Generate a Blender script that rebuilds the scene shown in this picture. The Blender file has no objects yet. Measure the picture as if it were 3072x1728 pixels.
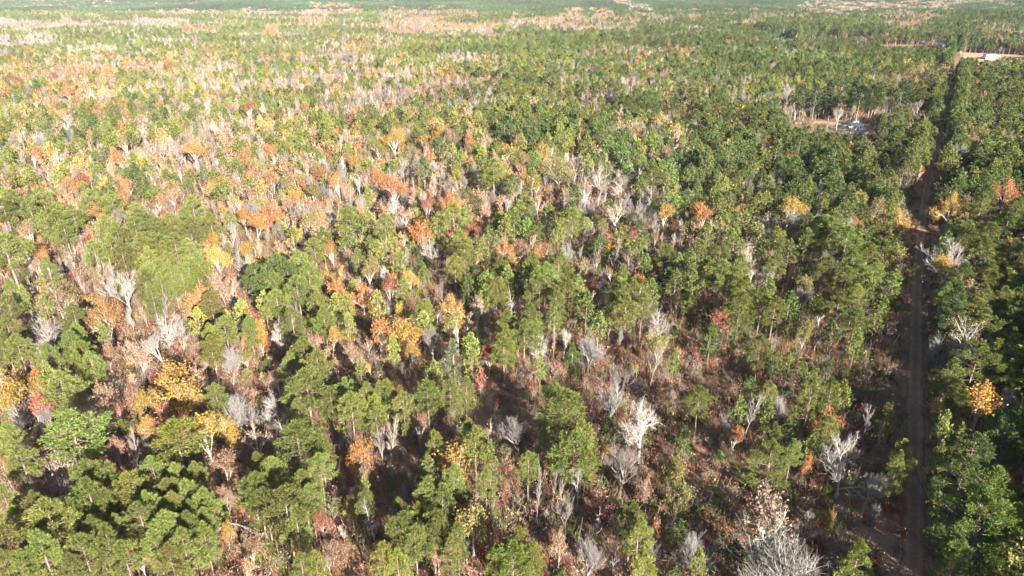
import bpy, math, random
import numpy as np
from mathutils import Vector
random.seed(7); RNG = np.random.default_rng(7)
S = bpy.context.scene
COL = S.collection
R = math.radians

# ------------------------------------------------------------------ camera, sky, sun, exposure
CAM_H, PITCH, FPX = 90.0, R(24.3), 2048.0            # metres above the ground, tilt below the horizon, focal length in px of a 3072 wide frame
SUN_EL, SUN_AZ = 21.0, 28.0                          # degrees; shadows fall away from the camera and 28 degrees to its left
cd = bpy.data.cameras.new('camera'); cam = bpy.data.objects.new('camera', cd); COL.objects.link(cam)
cd.sensor_width = 36.0; cd.lens = 24.0; cd.clip_start = 0.5; cd.clip_end = 60000.0
cam.location = (0, 0, CAM_H); cam.rotation_euler = (math.pi/2 - PITCH, 0, 0)
S.camera = cam
W = bpy.data.worlds.new('World'); S.world = W; W.use_nodes = True
nt = W.node_tree; nt.nodes.clear()
sky = nt.nodes.new('ShaderNodeTexSky'); sky.sky_type = 'NISHITA'; sky.sun_disc = False
sky.sun_elevation = R(SUN_EL); sky.sun_rotation = R(180.0 - SUN_AZ); sky.air_density = 1.0; sky.dust_density = 1.0
bg = nt.nodes.new('ShaderNodeBackground'); bg.inputs[1].default_value = 0.05
wo = nt.nodes.new('ShaderNodeOutputWorld')
nt.links.new(sky.outputs[0], bg.inputs[0]); nt.links.new(bg.outputs[0], wo.inputs[0])
sd = bpy.data.lights.new('sun', 'SUN'); sd.energy = 5.0; sd.angle = R(0.5); sd.color = (1.0, 0.93, 0.83)
sun = bpy.data.objects.new('sun', sd); COL.objects.link(sun)
to_sun = Vector((math.sin(R(SUN_AZ))*math.cos(R(SUN_EL)), -math.cos(R(SUN_AZ))*math.cos(R(SUN_EL)), math.sin(R(SUN_EL))))
sun.rotation_euler = to_sun.to_track_quat('Z', 'Y').to_euler()
S.view_settings.view_transform = 'Standard'; S.view_settings.look = 'None'
S.view_settings.exposure = 2.45; S.view_settings.gamma = 1.0; S.view_settings.use_curve_mapping = False
S.cycles.max_bounces = 4; S.cycles.diffuse_bounces = 1; S.cycles.glossy_bounces = 1; S.cycles.transmission_bounces = 2
S.cycles.transparent_max_bounces = 4; S.cycles.volume_bounces = 0; S.cycles.use_denoising = True
S.cycles.caustics_reflective = False; S.cycles.caustics_refractive = False

# ------------------------------------------------------------------ helpers
CP, SP = math.cos(PITCH), math.sin(PITCH)
def ray(px, py):
    u = (np.asarray(px, float) - 1536.0)/FPX; v = (864.0 - np.asarray(py, float))/FPX
    return u, CP + v*SP, -SP + v*CP
def unproject(px, py, z=0.0):                        # where the line of sight through a point of the photo meets height z
    x, y, zz = ray(px, py); t = (z - CAM_H)/zz
    return x*t, y*t, t                               # t = depth along the optical axis
def project(x, y, z):
    x = np.asarray(x, float); y = np.asarray(y, float); dz = np.asarray(z, float) - CAM_H
    d = y*CP - dz*SP; up = y*SP + dz*CP
    d = np.where(d < 1, 1, d)
    return 1536 + FPX*x/d, 864 - FPX*up/d, d

class Geo:
    """Quads collected with numpy, then linked as one mesh."""
    def __init__(s): s.v, s.f, s.m, s.n = [], [], [], 0
    def add(s, v, f, m):
        s.v.append(np.asarray(v, float)); s.f.append(np.asarray(f, int) + s.n); s.m.append(np.full(len(f), m)); s.n += len(v)
    def tube(s, pts, rad, k, m=0):
        pts = np.asarray(pts, float); rad = np.asarray(rad, float); n = len(pts)
        t = np.gradient(pts, axis=0); t /= np.linalg.norm(t, axis=1)[:, None] + 1e-9
        ref = np.where(np.abs(t[:, 2:3]) > .9, np.array([[1., 0, 0]]), np.array([[0, 0, 1.]]))
        a = np.cross(t, ref); a /= np.linalg.norm(a, axis=1)[:, None] + 1e-9
        b = np.cross(t, a)
        th = np.arange(k)*2*math.pi/k
        ring = a[:, None, :]*np.cos(th)[None, :, None] + b[:, None, :]*np.sin(th)[None, :, None]
        v = (pts[:, None, :] + ring*rad[:, None, None]).reshape(-1, 3)
        i = np.arange(n - 1)[:, None]*k; j = np.arange(k)[None, :]; j2 = (j + 1) % k
        f = np.stack([i + j, i + j2, i + k + j2, i + k + j], -1).reshape(-1, 4)
        s.add(v, f, m)
    def leaves(s, c, d, L, Wd, m=1):
        """A leaf or needle spray per point: quad from c along d, turned at random about it."""
        c = np.asarray(c, float); n = len(c); d = np.asarray(d, float)
        d = d/(np.linalg.norm(d, axis=1)[:, None] + 1e-9)
        r = RNG.normal(size=(n, 3)); b = np.cross(d, r); b /= np.linalg.norm(b, axis=1)[:, None] + 1e-9
        L = np.broadcast_to(L, (n,))[:, None]; Wd = np.broadcast_to(Wd, (n,))[:, None]
        v = np.stack([c - b*Wd*.35, c + d*L*.5 - b*Wd*.5, c + d*L, c + d*L*.5 + b*Wd*.5], 1)
        s.add(v.reshape(-1, 3), np.arange(4*n).reshape(n, 4), m)
    def box(s, x0, x1, y0, y1, z0, z1, m=0):
        v = [(x0,y0,z0),(x1,y0,z0),(x1,y1,z0),(x0,y1,z0),(x0,y0,z1),(x1,y0,z1),(x1,y1,z1),(x0,y1,z1)]
        s.add(v, [(0,3,2,1),(4,5,6,7),(0,1,5,4),(1,2,6,5),(2,3,7,6),(3,0,4,7)], m)
    def prism(s, prof, y0, y1, m=0):                 # an outline in x-z pushed from y0 to y1 (ends as quads fanned from the middle)
        p = np.asarray(prof, float); n = len(p); mid = p.mean(0)
        v = [(a, y0, b) for a, b in p] + [(a, y1, b) for a, b in p] + [(mid[0], y0, mid[1]), (mid[0], y1, mid[1])]
        f = [(i, (i+1) % n, n + (i+1) % n, n + i) for i in range(n)]
        s.add(v, f, m)
        for k in range(n):
            s.f.append(np.array([[k, (k+1) % n, 2*n, 2*n]]) + s.n - len(v)) if False else None
        s.tri = getattr(s, 'tri', [])
        base = s.n - len(v)
        for k in range(n):
            s.tri.append((base + (k+1) % n, base + k, base + 2*n)); s.tri.append((base + n + k, base + n + (k+1) % n, base + 2*n + 1))
    def mesh(s, name, mats):
        me = bpy.data.meshes.new(name)
        v = np.concatenate(s.v); f = np.concatenate(s.f); mi = np.concatenate(s.m)
        if hasattr(s, 'tri'):
            me.from_pydata(v.tolist(), [], f.tolist() + s.tri)
            me.polygons.foreach_set('material_index', np.concatenate([mi, np.full(len(s.tri), mi[0])]).astype(np.int32))
        else:
            me.vertices.add(len(v)); me.vertices.foreach_set('co', v.astype(np.float32).ravel())
            me.loops.add(f.size); me.loops.foreach_set('vertex_index', f.astype(np.int32).ravel())
            me.polygons.add(len(f)); me.polygons.foreach_set('loop_start', (np.arange(len(f))*4).astype(np.int32))
            me.polygons.foreach_set('material_index', mi.astype(np.int32))
        for m in mats: me.materials.append(m)
        me.update(calc_edges=True); me.validate()
        return me

def obj(name, data, parent=None, loc=(0, 0, 0), rz=0.0, scl=(1, 1, 1)):
    o = bpy.data.objects.new(name, data); COL.objects.link(o)
    o.location = loc; o.rotation_euler = (0, 0, rz); o.scale = scl
    if parent: o.parent = parent
    return o
def tag(o, label=None, cat=None, group=None, kind=None):
    if label: o['label'] = label
    if cat: o['category'] = cat
    if group: o['group'] = group
    if kind: o['kind'] = kind
    return o

def noise2(x, y, s, seed):
    """Smooth value noise, 0..1."""
    r = np.random.default_rng(seed).random((256, 256))
    x = np.asarray(x)/s + 91.7; y = np.asarray(y)/s + 37.3
    xi = np.floor(x).astype(int); yi = np.floor(y).astype(int); fx = x - xi; fy = y - yi
    fx = fx*fx*(3 - 2*fx); fy = fy*fy*(3 - 2*fy)
    g = lambda a, b: r[a % 256, b % 256]
    return (g(xi, yi)*(1-fx) + g(xi+1, yi)*fx)*(1-fy) + (g(xi, yi+1)*(1-fx) + g(xi+1, yi+1)*fx)*fy

# ------------------------------------------------------------------ materials
def mat(name):
    m = bpy.data.materials.new(name); m.use_nodes = True
    t = m.node_tree; t.nodes.clear()
    return m, t, t.nodes, t.links
def leafy(name, trans, spread, hue=.015, faded=0.0):
    """Foliage: the colour comes from the plant's own «tint», each leaf a little lighter or darker."""
    m, t, N, L = mat(name)
    a = N.new('ShaderNodeAttribute'); a.attribute_type = 'INSTANCER'; a.attribute_name = 'tint'
    g = N.new('ShaderNodeNewGeometry')
    mr = N.new('ShaderNodeMapRange'); mr.inputs[3].default_value = 1 - spread; mr.inputs[4].default_value = 1 + spread
    L.new(g.outputs['Random Per Island'], mr.inputs[0])
    hs = N.new('ShaderNodeHueSaturation'); L.new(a.outputs['Color'], hs.inputs['Color']); L.new(mr.outputs[0], hs.inputs['Value'])
    mh = N.new('ShaderNodeMapRange'); mh.inputs[3].default_value = .5 - hue; mh.inputs[4].default_value = .5 + hue
    wn = N.new('ShaderNodeTexWhiteNoise'); wn.noise_dimensions = '1D'; L.new(g.outputs['Random Per Island'], wn.inputs['W'])
    L.new(wn.outputs['Value'], mh.inputs[0]); L.new(mh.outputs[0], hs.inputs['Hue'])
    if faded > 0:                                    # some leaves already brown
        w2 = N.new('ShaderNodeTexWhiteNoise'); w2.noise_dimensions = '1D'; ml = N.new('ShaderNodeMath'); ml.operation = 'MULTIPLY'; ml.inputs[1].default_value = 7.31
        L.new(g.outputs['Random Per Island'], ml.inputs[0]); L.new(ml.outputs[0], w2.inputs['W'])
        pw = N.new('ShaderNodeMath'); pw.operation = 'POWER'; pw.inputs[1].default_value = 2.0; L.new(w2.outputs['Value'], pw.inputs[0])
        mf = N.new('ShaderNodeMath'); mf.operation = 'MULTIPLY'; mf.inputs[1].default_value = faded; L.new(pw.outputs[0], mf.inputs[0])
        mc = N.new('ShaderNodeMix'); mc.data_type = 'RGBA'; mc.inputs['B'].default_value = (.16, .105, .065, 1)
        L.new(mf.outputs[0], mc.inputs['Factor']); L.new(hs.outputs[0], mc.inputs['A']); hs = mc
        hs_out = mc.outputs['Result']
    else: hs_out = hs.outputs[0]
    d = N.new('ShaderNodeBsdfDiffuse'); L.new(hs_out, d.inputs[0])
    o = N.new('ShaderNodeOutputMaterial')
    if trans > 0:
        tr = N.new('ShaderNodeBsdfTranslucent'); L.new(hs_out, tr.inputs[0])
        mx = N.new('ShaderNodeMixShader'); mx.inputs[0].default_value = trans
        L.new(d.outputs[0], mx.inputs[1]); L.new(tr.outputs[0], mx.inputs[2]); L.new(mx.outputs[0], o.inputs[0])
    else: L.new(d.outputs[0], o.inputs[0])
    return m
M_NEEDLE = leafy('pine_needles', .22, .42, .022, .22)
M_LEAF = leafy('autumn_leaves', .30, .38, .03, .75)
M_PALE = leafy('bare_bark', 0.0, .25)
M_BRUSH = leafy('dry_brush', .04, .45)
def bark(name, c1, c2, sc):
    m, t, N, L = mat(name)
    tc = N.new('ShaderNodeTexCoord'); mp = N.new('ShaderNodeMapping'); mp.inputs['Scale'].default_value = (sc, sc, sc*.15)
    n = N.new('ShaderNodeTexNoise'); n.inputs['Scale'].default_value = 3; n.inputs['Detail'].default_value = 4
    cr = N.new('ShaderNodeValToRGB'); cr.color_ramp.elements[0].color = (*c1, 1); cr.color_ramp.elements[1].color = (*c2, 1)
    cr.color_ramp.elements[0].position = .3; cr.color_ramp.elements[1].position = .7
    d = N.new('ShaderNodeBsdfDiffuse'); o = N.new('ShaderNodeOutputMaterial')
    L.new(tc.outputs['Object'], mp.inputs[0]); L.new(mp.outputs[0], n.inputs['Vector']); L.new(n.outputs[0], cr.inputs[0])
    L.new(cr.outputs[0], d.inputs[0]); L.new(d.outputs[0], o.inputs[0])
    return m
M_PBARK = bark('pine_bark', (.11, .075, .055), (.27, .205, .165), 2.0)
M_HBARK = bark('hardwood_bark', (.20, .17, .14), (.45, .40, .35), 2.0)
def paint(name, c, rough=.5, metal=0.0, spec=.5, var=.12, scale=3.0):
    m, t, N, L = mat(name)
    tc = N.new('ShaderNodeTexCoord'); n = N.new('ShaderNodeTexNoise'); n.inputs['Scale'].default_value = scale; n.inputs['Detail'].default_value = 5
    mr = N.new('ShaderNodeMapRange'); mr.inputs[1].default_value = .3; mr.inputs[2].default_value = .7; mr.inputs[3].default_value = 1 - var; mr.inputs[4].default_value = 1 + var*.4
    hs = N.new('ShaderNodeHueSaturation'); hs.inputs['Color'].default_value = (*c, 1)
    p = N.new('ShaderNodeBsdfPrincipled'); p.inputs['Roughness'].default_value = rough; p.inputs['Metallic'].default_value = metal
    p.inputs['Specular IOR Level'].default_value = spec
    o = N.new('ShaderNodeOutputMaterial')
    L.new(tc.outputs['Object'], n.inputs['Vector']); L.new(n.outputs[0], mr.inputs[0]); L.new(mr.outputs[0], hs.inputs['Value'])
    L.new(hs.outputs[0], p.inputs['Base Color']); L.new(p.outputs[0], o.inputs[0])
    return m
def ground_mat(name, stops, scales):
    """Blended soil and litter: colour ramp over a sum of noises, fine bump."""
    m, t, N, L = mat(name)
    tc = N.new('ShaderNodeTexCoord')
    ns = []
    for sc, w in scales:
        n = N.new('ShaderNodeTexNoise'); n.inputs['Scale'].default_value = sc; n.inputs['Detail'].default_value = 6; n.inputs['Roughness'].default_value = .65
        L.new(tc.outputs['Object'], n.inputs['Vector'])
        mu = N.new('ShaderNodeMath'); mu.operation = 'MULTIPLY'; mu.inputs[1].default_value = w; L.new(n.outputs[0], mu.inputs[0]); ns.append(mu)
    acc = ns[0]
    for b in ns[1:]:
        ad = N.new('ShaderNodeMath'); ad.operation = 'ADD'; L.new(acc.outputs[0], ad.inputs[0]); L.new(b.outputs[0], ad.inputs[1]); acc = ad
    cr = N.new('ShaderNodeValToRGB'); e = cr.color_ramp.elements
    e[0].position, e[0].color = stops[0][0], (*stops[0][1], 1); e[1].position, e[1].color = stops[-1][0], (*stops[-1][1], 1)
    for p, c in stops[1:-1]:
        x = e.new(p); x.color = (*c, 1)
    L.new(acc.outputs[0], cr.inputs[0])
    d = N.new('ShaderNodeBsdfDiffuse'); o = N.new('ShaderNodeOutputMaterial')
    bp = N.new('ShaderNodeBump'); bp.inputs['Strength'].default_value = .6; bp.inputs['Distance'].default_value = .15
    n = N.new('ShaderNodeTexNoise'); n.inputs['Scale'].default_value = 3.0; n.inputs['Detail'].default_value = 5
    L.new(tc.outputs['Object'], n.inputs['Vector']); L.new(n.outputs[0], bp.inputs['Height']); L.new(bp.outputs[0], d.inputs['Normal'])
    L.new(cr.outputs[0], d.inputs[0]); L.new(d.outputs[0], o.inputs[0])
    return m
M_FLOOR = ground_mat('forest_floor', [(.36, (.07, .038, .028)), (.46, (.17, .088, .058)), (.54, (.25, .142, .092)), (.64, (.23, .175, .10))], [(.05, .45), (.35, .35), (2.5, .2)])
M_GRAVEL = ground_mat('gravel', [(.38, (.165, .110, .08)), (.52, (.24, .165, .122)), (.66, (.32, .235, .18))], [(.12, .4), (1.2, .3), (6.0, .3)])
M_FIELD = ground_mat('dry_grass', [(.36, (.21, .14, .092)), (.5, (.29, .215, .15)), (.64, (.33, .265, .19))], [(.03, .4), (.2, .4), (2.0, .2)])

# ------------------------------------------------------------------ ground, road, clearings, haze
def sheet(name, pts, z, m, label, cat=None):
    me = bpy.data.meshes.new(name); me.from_pydata([(x, y, z) for x, y in pts], [], [tuple(range(len(pts)))]); me.materials.append(m)
    return tag(obj(name, me), label, cat, kind='structure')
def ground():
    """One sheet out to the horizon, finer and gently uneven near the camera."""
    me = bpy.data.meshes.new('ground')
    v, f = [(-30000, -3000, -.02), (30000, -3000, -.02), (30000, 45000, -.02), (-30000, 45000, -.02)], [(0, 1, 2, 3)]
    me.from_pydata(v, [], f); me.materials.append(M_FLOOR)
    return tag(obj('ground', me), 'brown leaf covered forest floor running out to the horizon', kind='structure')
ground()
ROADPX = [(2742, 1990), (2740, 1728), (2742, 1400), (2744, 1100), (2752, 800), (2778, 560), (2838, 320), (2862, 203), (2868, 165), (2862, 120)]
rp = np.array([unproject(a, b)[:2] for a, b in ROADPX])
tt = np.linspace(0, 1, 60)
seg = np.concatenate([[0], np.cumsum(np.linalg.norm(np.diff(rp, axis=0), axis=1))]); seg /= seg[-1]
# a smooth centre line: piecewise, then relaxed
cl = np.stack([np.interp(tt**1.5, seg, rp[:, 0]), np.interp(tt**1.5, seg, rp[:, 1])], 1)
for _ in range(6): cl[1:-1] = .25*cl[:-2] + .5*cl[1:-1] + .25*cl[2:]
def ribbon(name, half, z, m, label, wob_s, wob_a, seed):
    """A strip along the centre line, seven points across, with ragged edges; «across» runs from -1 to 1."""
    k = np.linspace(0, 1, 400); q = np.stack([np.interp(k, np.linspace(0, 1, len(cl)), cl[:, i]) for i in (0, 1)], 1)
    t = np.gradient(q, axis=0); t /= np.linalg.norm(t, axis=1)[:, None]; nrm = np.stack([-t[:, 1], t[:, 0]], 1)
    us = np.array([-1, -.66, -.33, 0, .33, .66, 1]); V = []
    l = half + (noise2(q[:, 0], q[:, 1], wob_s, seed) - .5)*wob_a; r = half + (noise2(q[:, 0], q[:, 1], wob_s, seed + 1) - .5)*wob_a
    for u in us: V.append(q + nrm*(np.where(u < 0, -l, r)*abs(u))[:, None])
    V = np.stack(V, 1); n, c = V.shape[:2]; v = [(x, y, z) for x, y in V.reshape(-1, 2)]
    me = bpy.data.meshes.new(name); me.from_pydata(v, [], [(i*c+j, (i+1)*c+j, (i+1)*c+j+1, i*c+j+1) for i in range(n-1) for j in range(c-1)]); me.materials.append(m)
    at = me.attributes.new('across', 'FLOAT', 'POINT'); at.data.foreach_set('value', np.tile(us, n).astype(np.float32))
    return tag(obj(name, me), label, kind='structure')
def add_tracks(m):
    """Two pale packed wheel tracks and a leafy crown and edges, over the gravel colour."""
    N, L = m.node_tree.nodes, m.node_tree.links
    a = N.new('ShaderNodeAttribute'); a.attribute_name = 'across'
    ab = N.new('ShaderNodeMath'); ab.operation = 'ABSOLUTE'; L.new(a.outputs['Fac'], ab.inputs[0])
    tc = N.new('ShaderNodeTexCoord'); n = N.new('ShaderNodeTexNoise'); n.inputs['Scale'].default_value = .5; n.inputs['Detail'].default_value = 5; L.new(tc.outputs['Object'], n.inputs['Vector'])
    sm = N.new('ShaderNodeMath'); sm.operation = 'MULTIPLY_ADD'; sm.inputs[1].default_value = .5; L.new(n.outputs[0], sm.inputs[0])
    sb = N.new('ShaderNodeMath'); sb.operation = 'SUBTRACT'; L.new(ab.outputs[0], sb.inputs[0]); sb.inputs[1].default_value = .25; L.new(sb.outputs[0], sm.inputs[2])
    cr = N.new('ShaderNodeValToRGB'); e = cr.color_ramp.elements; e[0].position, e[0].color = .02, (.82, .73, .64, 1); e[1].position, e[1].color = .98, (.70, .50, .37, 1)
    for p, c in ((.22, (.88, .80, .73, 1)), (.48, (1.06, .98, .92, 1)), (.74, (.92, .80, .70, 1))): x = e.new(p); x.color = c
    L.new(sm.outputs[0], cr.inputs[0])
    d = next(q for q in N if q.type == 'BSDF_DIFFUSE'); src = d.inputs[0].links[0].from_socket
    mx = N.new('ShaderNodeMix'); mx.data_type = 'RGBA'; mx.blend_type = 'MULTIPLY'; mx.inputs['Factor'].default_value = 1.0
    L.new(src, mx.inputs['A']); L.new(cr.outputs[0], mx.inputs['B']); L.new(mx.outputs['Result'], d.inputs[0])
add_tracks(M_GRAVEL)
M_VERGE = ground_mat('leafy_verge', [(.36, (.10, .06, .045)), (.5, (.19, .115, .08)), (.64, (.25, .17, .11))], [(.08, .35), (.5, .35), (2.5, .3)])
ribbon('road_verge', 3.0, .004, M_VERGE, 'ragged strip of dry grass and leaves along both sides of the gravel road', 7, 1.6, 3)
ribbon('road', 1.95, .012, M_GRAVEL, 'narrow brown gravel road running through the woods into the distance', 5, .8, 5)
def road_dist(x, y):
    x = np.asarray(x); y = np.asarray(y); best = np.full(x.shape, 1e9); side = np.zeros(x.shape)
    yy = np.clip(y, cl[0, 1], cl[-1, 1]); rx = np.interp(yy, cl[:, 1], cl[:, 0])
    sl = np.interp(yy, cl[1:, 1], np.diff(cl[:, 0])/np.maximum(np.diff(cl[:, 1]), 1e-6))
    return (x - rx)/np.sqrt(1 + sl**2)
def pxpoly(pts, z=0.0): return [tuple(float(q) for q in unproject(a, b, z)[:2]) for a, b in pts]
CLEARINGS = {
    'house_yard': [(2380, 368), (2470, 374), (2500, 385), (2530, 404), (2612, 405), (2626, 388), (2606, 372), (2530, 366), (2430, 363)],
    'tan_field': [(2888, 158), (2960, 161), (3072, 166), (3140, 170), (3140, 178), (3000, 184), (2930, 184), (2892, 176)],
    'roadside_clearing': [(2650, 111), (2735, 113), (2770, 115), (2842, 128), (2842, 140), (2800, 128), (2730, 122), (2652, 118)],
    'pale_clearing': [(1105, 4), (1190, 5), (1215, 10), (1190, 15), (1115, 14)],
}
for k, (nm, p) in enumerate(CLEARINGS.items()):
    sheet(nm, pxpoly(p), .008 + .004*(k % 2), M_FIELD,
          {'house_yard': 'tan dirt yard in front of the white house among the pines', 'tan_field': 'open tan field with a dirt track in front of the white shed',
           'roadside_clearing': 'thin pale strip of cleared ground beside the far carport', 'pale_clearing': 'pale sandy clearing far off near the horizon'}[nm])
hz = Geo(); hz.box(-9000, 9000, -40, 12000, -1.2, CAM_H + 1.5)
m, t_, N, L = mat('haze'); vol = N.new('ShaderNodeVolumePrincipled'); o_ = N.new('ShaderNodeOutputMaterial'); L.new(vol.outputs[0], o_.inputs['Volume'])
vol.inputs['Density'].default_value = .000014; vol.inputs['Anisotropy'].default_value = -.35; vol.inputs['Color'].default_value = (.62, .80, 1.0, 1)
hm = hz.mesh('haze', [m]); tag(obj('haze', hm), 'thin pale autumn haze that fades the far woods', kind='stuff')

# ------------------------------------------------------------------ plants
def branchlets(G, start, dirn, length, rad, depth, maxd, P, tips, m=0):
    """One limb: a bent tapering tube, and the limbs that leave it."""
    n = 4 if depth < 2 else 3
    pts = [np.array(start)]; d = np.array(dirn, float)
    for i in range(n):
        d = d + RNG.normal(size=3)*P['wig'] + np.array([0, 0, P['up']*.35]); d /= np.linalg.norm(d)
        pts.append(pts[-1] + d*length/n)
    pts = np.array(pts)
    r = np.linspace(rad, rad*(.5 if depth < maxd else .3), n + 1)
    G.tube(pts, np.maximum(r, P['rmin']), 5 if depth == 0 else (4 if depth == 1 else 3), m)
    if depth >= maxd:
        tips.append((pts[-1], d)); tips.append((pts[-2], d)); return
    k = P['kids'][min(depth, len(P['kids'])-1)]
    for i in range(k):
        f = P['from'] + (1 - P['from'])*(i + RNG.random()*.6)/k if i < k-1 else 1.0
        f = min(f, 1.0); q = f*n; a = int(min(q, n-1)); p = pts[a] + (pts[a+1] - pts[a])*(q - a)
        dd = pts[a+1] - pts[a]; dd /= np.linalg.norm(dd)
        s = np.cross(dd, RNG.normal(size=3)); s /= np.linalg.norm(s) + 1e-9
        ang = P['ang']*(.7 + .6*RNG.random()) if i < k-1 else P['ang']*.35
        nd = dd*math.cos(ang) + s*math.sin(ang); nd[2] += P['up']; nd /= np.linalg.norm(nd)
        branchlets(G, p, nd, length*P['len']*(.75 + .5*RNG.random())*(1.15 - .35*f), max(rad*(.70 - .24*f if i < k-1 else .55), P['rmin']), depth+1, maxd, P, tips, m)

def pine(H=19.0, cw=7.0, base=.30, puffs=5, per=32, q=(.55, .125), lean=.4, conical=.0):
    """Returns (trunk, crown): a straight mast, whorled limbs, and needle tufts round the ends of the limbs."""
    T, C = Geo(), Geo()
    n = 8; z = np.linspace(0, H, n)
    ax = np.cumsum(RNG.normal(size=n)*.10)*lean; ay = np.cumsum(RNG.normal(size=n)*.10)*lean; ax -= ax[0]; ay -= ay[0]
    T.tube(np.stack([ax, ay, z], 1), np.interp(z/H, [0, .06, .6, 1], [.30, .22, .15, .04]), 6)
    nb = 38; az = RNG.random()*6.28
    cen, dirs, wts = [], [], []
    for i in range(nb):
        f = (i + RNG.random())/nb; az += 2.4 + RNG.normal()*.35
        zz = H*(base + (.985 - base)*f)
        prof = (math.sin(math.pi*min(1, .22 + .80*f**.85))**.75)*(1 - conical) + conical*(1 - f)**.8
        ln = cw*.5*max(.12, prof)*(.72 + .5*RNG.random())
        el = -.1 + .95*f**1.4 + RNG.normal()*.12
        d = np.array([math.cos(az)*math.cos(el), math.sin(az)*math.cos(el), math.sin(el)])
        p0 = np.array([np.interp(zz, z, ax), np.interp(zz, z, ay), zz])
        mid = p0 + d*ln*.55 + np.array([0, 0, -.1*ln*.3]); end = p0 + d*ln + np.array([0, 0, .12*ln])
        T.tube([p0, mid, end], [.06, .04, .02], 3)
        for k in range(puffs):
            g = 1.0 - .62*k/max(1, puffs-1)*RNG.random() if k else 1.0
            c = p0 + (end - p0)*g + RNG.normal(size=3)*(.38 if k else .12)*min(1, ln/2)
            cen.append(c); dirs.append((end - p0)/ (np.linalg.norm(end - p0)+1e-6)); wts.append(.45 + .55*min(1, ln/2.6))
    cen.append(np.array([ax[-1], ay[-1], H])); dirs.append(np.array([0, 0, 1.])); wts.append(.7)
    cen = np.array(cen); dirs = np.array(dirs); wts = np.array(wts)
    c = np.repeat(cen, per, 0); dd = np.repeat(dirs, per, 0); w = np.repeat(wts, per)
    rd = RNG.normal(size=c.shape); rd /= np.linalg.norm(rd, axis=1)[:, None]
    out = rd + dd*.55 + np.array([0, 0, .45])
    off = rd*(RNG.random(len(c))**.5)[:, None]*.56*w[:, None]*np.array([1, 1, .8])
    C.leaves(c + off, out, q[0]*(.7 + .6*RNG.random(len(c)))*(.7 + .3*w), q[1]*(.8 + .5*RNG.random(len(c))), 0)
    return T, C

BARE = {
    'spreading': dict(P=dict(wig=.10, up=.07, rmin=.017, kids=[7, 5, 4, 3], **{'from': .30, 'ang': .72, 'len': .62}), H=.50, r=.34, maxd=4),
    'fan': dict(P=dict(wig=.05, up=.16, rmin=.017, kids=[9, 5, 4, 3], **{'from': .22, 'ang': .52, 'len': .74}), H=.36, r=.32, maxd=4),
    'slender': dict(P=dict(wig=.06, up=.12, rmin=.017, kids=[13, 4, 3], **{'from': .42, 'ang': .75, 'len': .26}), H=.92, r=.18, maxd=3),
    'forked': dict(P=dict(wig=.09, up=.14, rmin=.018, kids=[5, 5, 4, 3], **{'from': .55, 'ang': .48, 'len': .72}), H=.42, r=.36, maxd=4),
    'snag': dict(P=dict(wig=.05, up=-.01, rmin=.017, kids=[24, 3, 2], **{'from': .25, 'ang': 1.35, 'len': .17}), H=.98, r=.18, maxd=2),
}
def fit(gs, H, w, q=90):
    """Scales the geometry so that it is H tall and its crown about w wide."""
    allv = np.concatenate([v for g in gs for v in g.v])
    h = allv[:, 2].max(); r = np.percentile(np.hypot(allv[:, 0], allv[:, 1]), q)
    for g in gs: g.v = [v*np.array([w*.5/r, w*.5/r, H/h]) for v in g.v]
def bare(kind, H=14.0, w=8.0, maxd=None, rmul=1.0, sprays=4):
    b = BARE[kind]; T, C, tips = Geo(), Geo(), []
    P = dict(b['P']); P['rmin'] *= rmul
    branchlets(T, (0, 0, 0), (RNG.normal()*.04, RNG.normal()*.04, 1), H*b['H'], b['r'], 0, maxd or b['maxd'], P, tips)
    # limbs thinner than a wrist go to the crown
    vs, fs = T.v, T.f
    allr = [np.ptp(v[:4], axis=0).max() for v in vs]
    A, B = Geo(), Geo()
    off = 0
    for v, f in zip(vs, fs):
        (A if np.ptp(v[:3], axis=0).max() > .11 else B).add(v, f - off, 0); off += len(v)
    if not B.v: B.add(vs[-1], fs[-1] - (off - len(vs[-1])), 0)
    tp = np.array([t[0] for t in tips]); td = np.array([t[1] for t in tips]); nt_ = sprays
    c = np.repeat(tp, nt_, 0) - np.repeat(td, nt_, 0)*.5*RNG.random((len(tp)*nt_, 1)); d = RNG.normal(size=c.shape)*.55 + np.repeat(td, nt_, 0) + np.array([0, 0, .25])
    B.leaves(c, d, (.5 + .6*RNG.random(len(c)))*(rmul**.5), (.024 if rmul == 1 else .028)*rmul, 0)     # sprays of fine twigs at the ends
    fit([A, B], H, w)
    return A, B
def hardwood(H=13.0, w=7.5, per=9, q=(.52, .40), kind='spreading', fill=1.0, maxd=3):
    b = BARE[kind]; T, C, tips = Geo(), Geo(), []
    P = dict(b['P'])
    branchlets(T, (0, 0, 0), (RNG.normal()*.05, RNG.normal()*.05, 1), H*b['H'], b['r']*.85, 0, maxd, P, tips)
    tp = np.array([t[0] for t in tips]); td = np.array([t[1] for t in tips])
    keep = RNG.random(len(tp)) < fill
    if fill < 1:                                     # leaves hang on in patches
        nv = noise2(tp[:, 0]*9 + tp[:, 2]*7, tp[:, 1]*9, 8, 5); keep = nv > np.quantile(nv, 1 - fill)
    tp, td = tp[keep], td[keep]
    c = np.repeat(tp, per, 0) + RNG.normal(size=(len(tp)*per, 3))*.42; d = RNG.normal(size=c.shape) + np.repeat(td, per, 0)*.5
    C.leaves(c, d, q[0]*(.6 + .7*RNG.random(len(c))), q[1]*(.6 + .7*RNG.random(len(c))), 0)
    fit([T, C], H, w)
    return T, C
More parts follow.
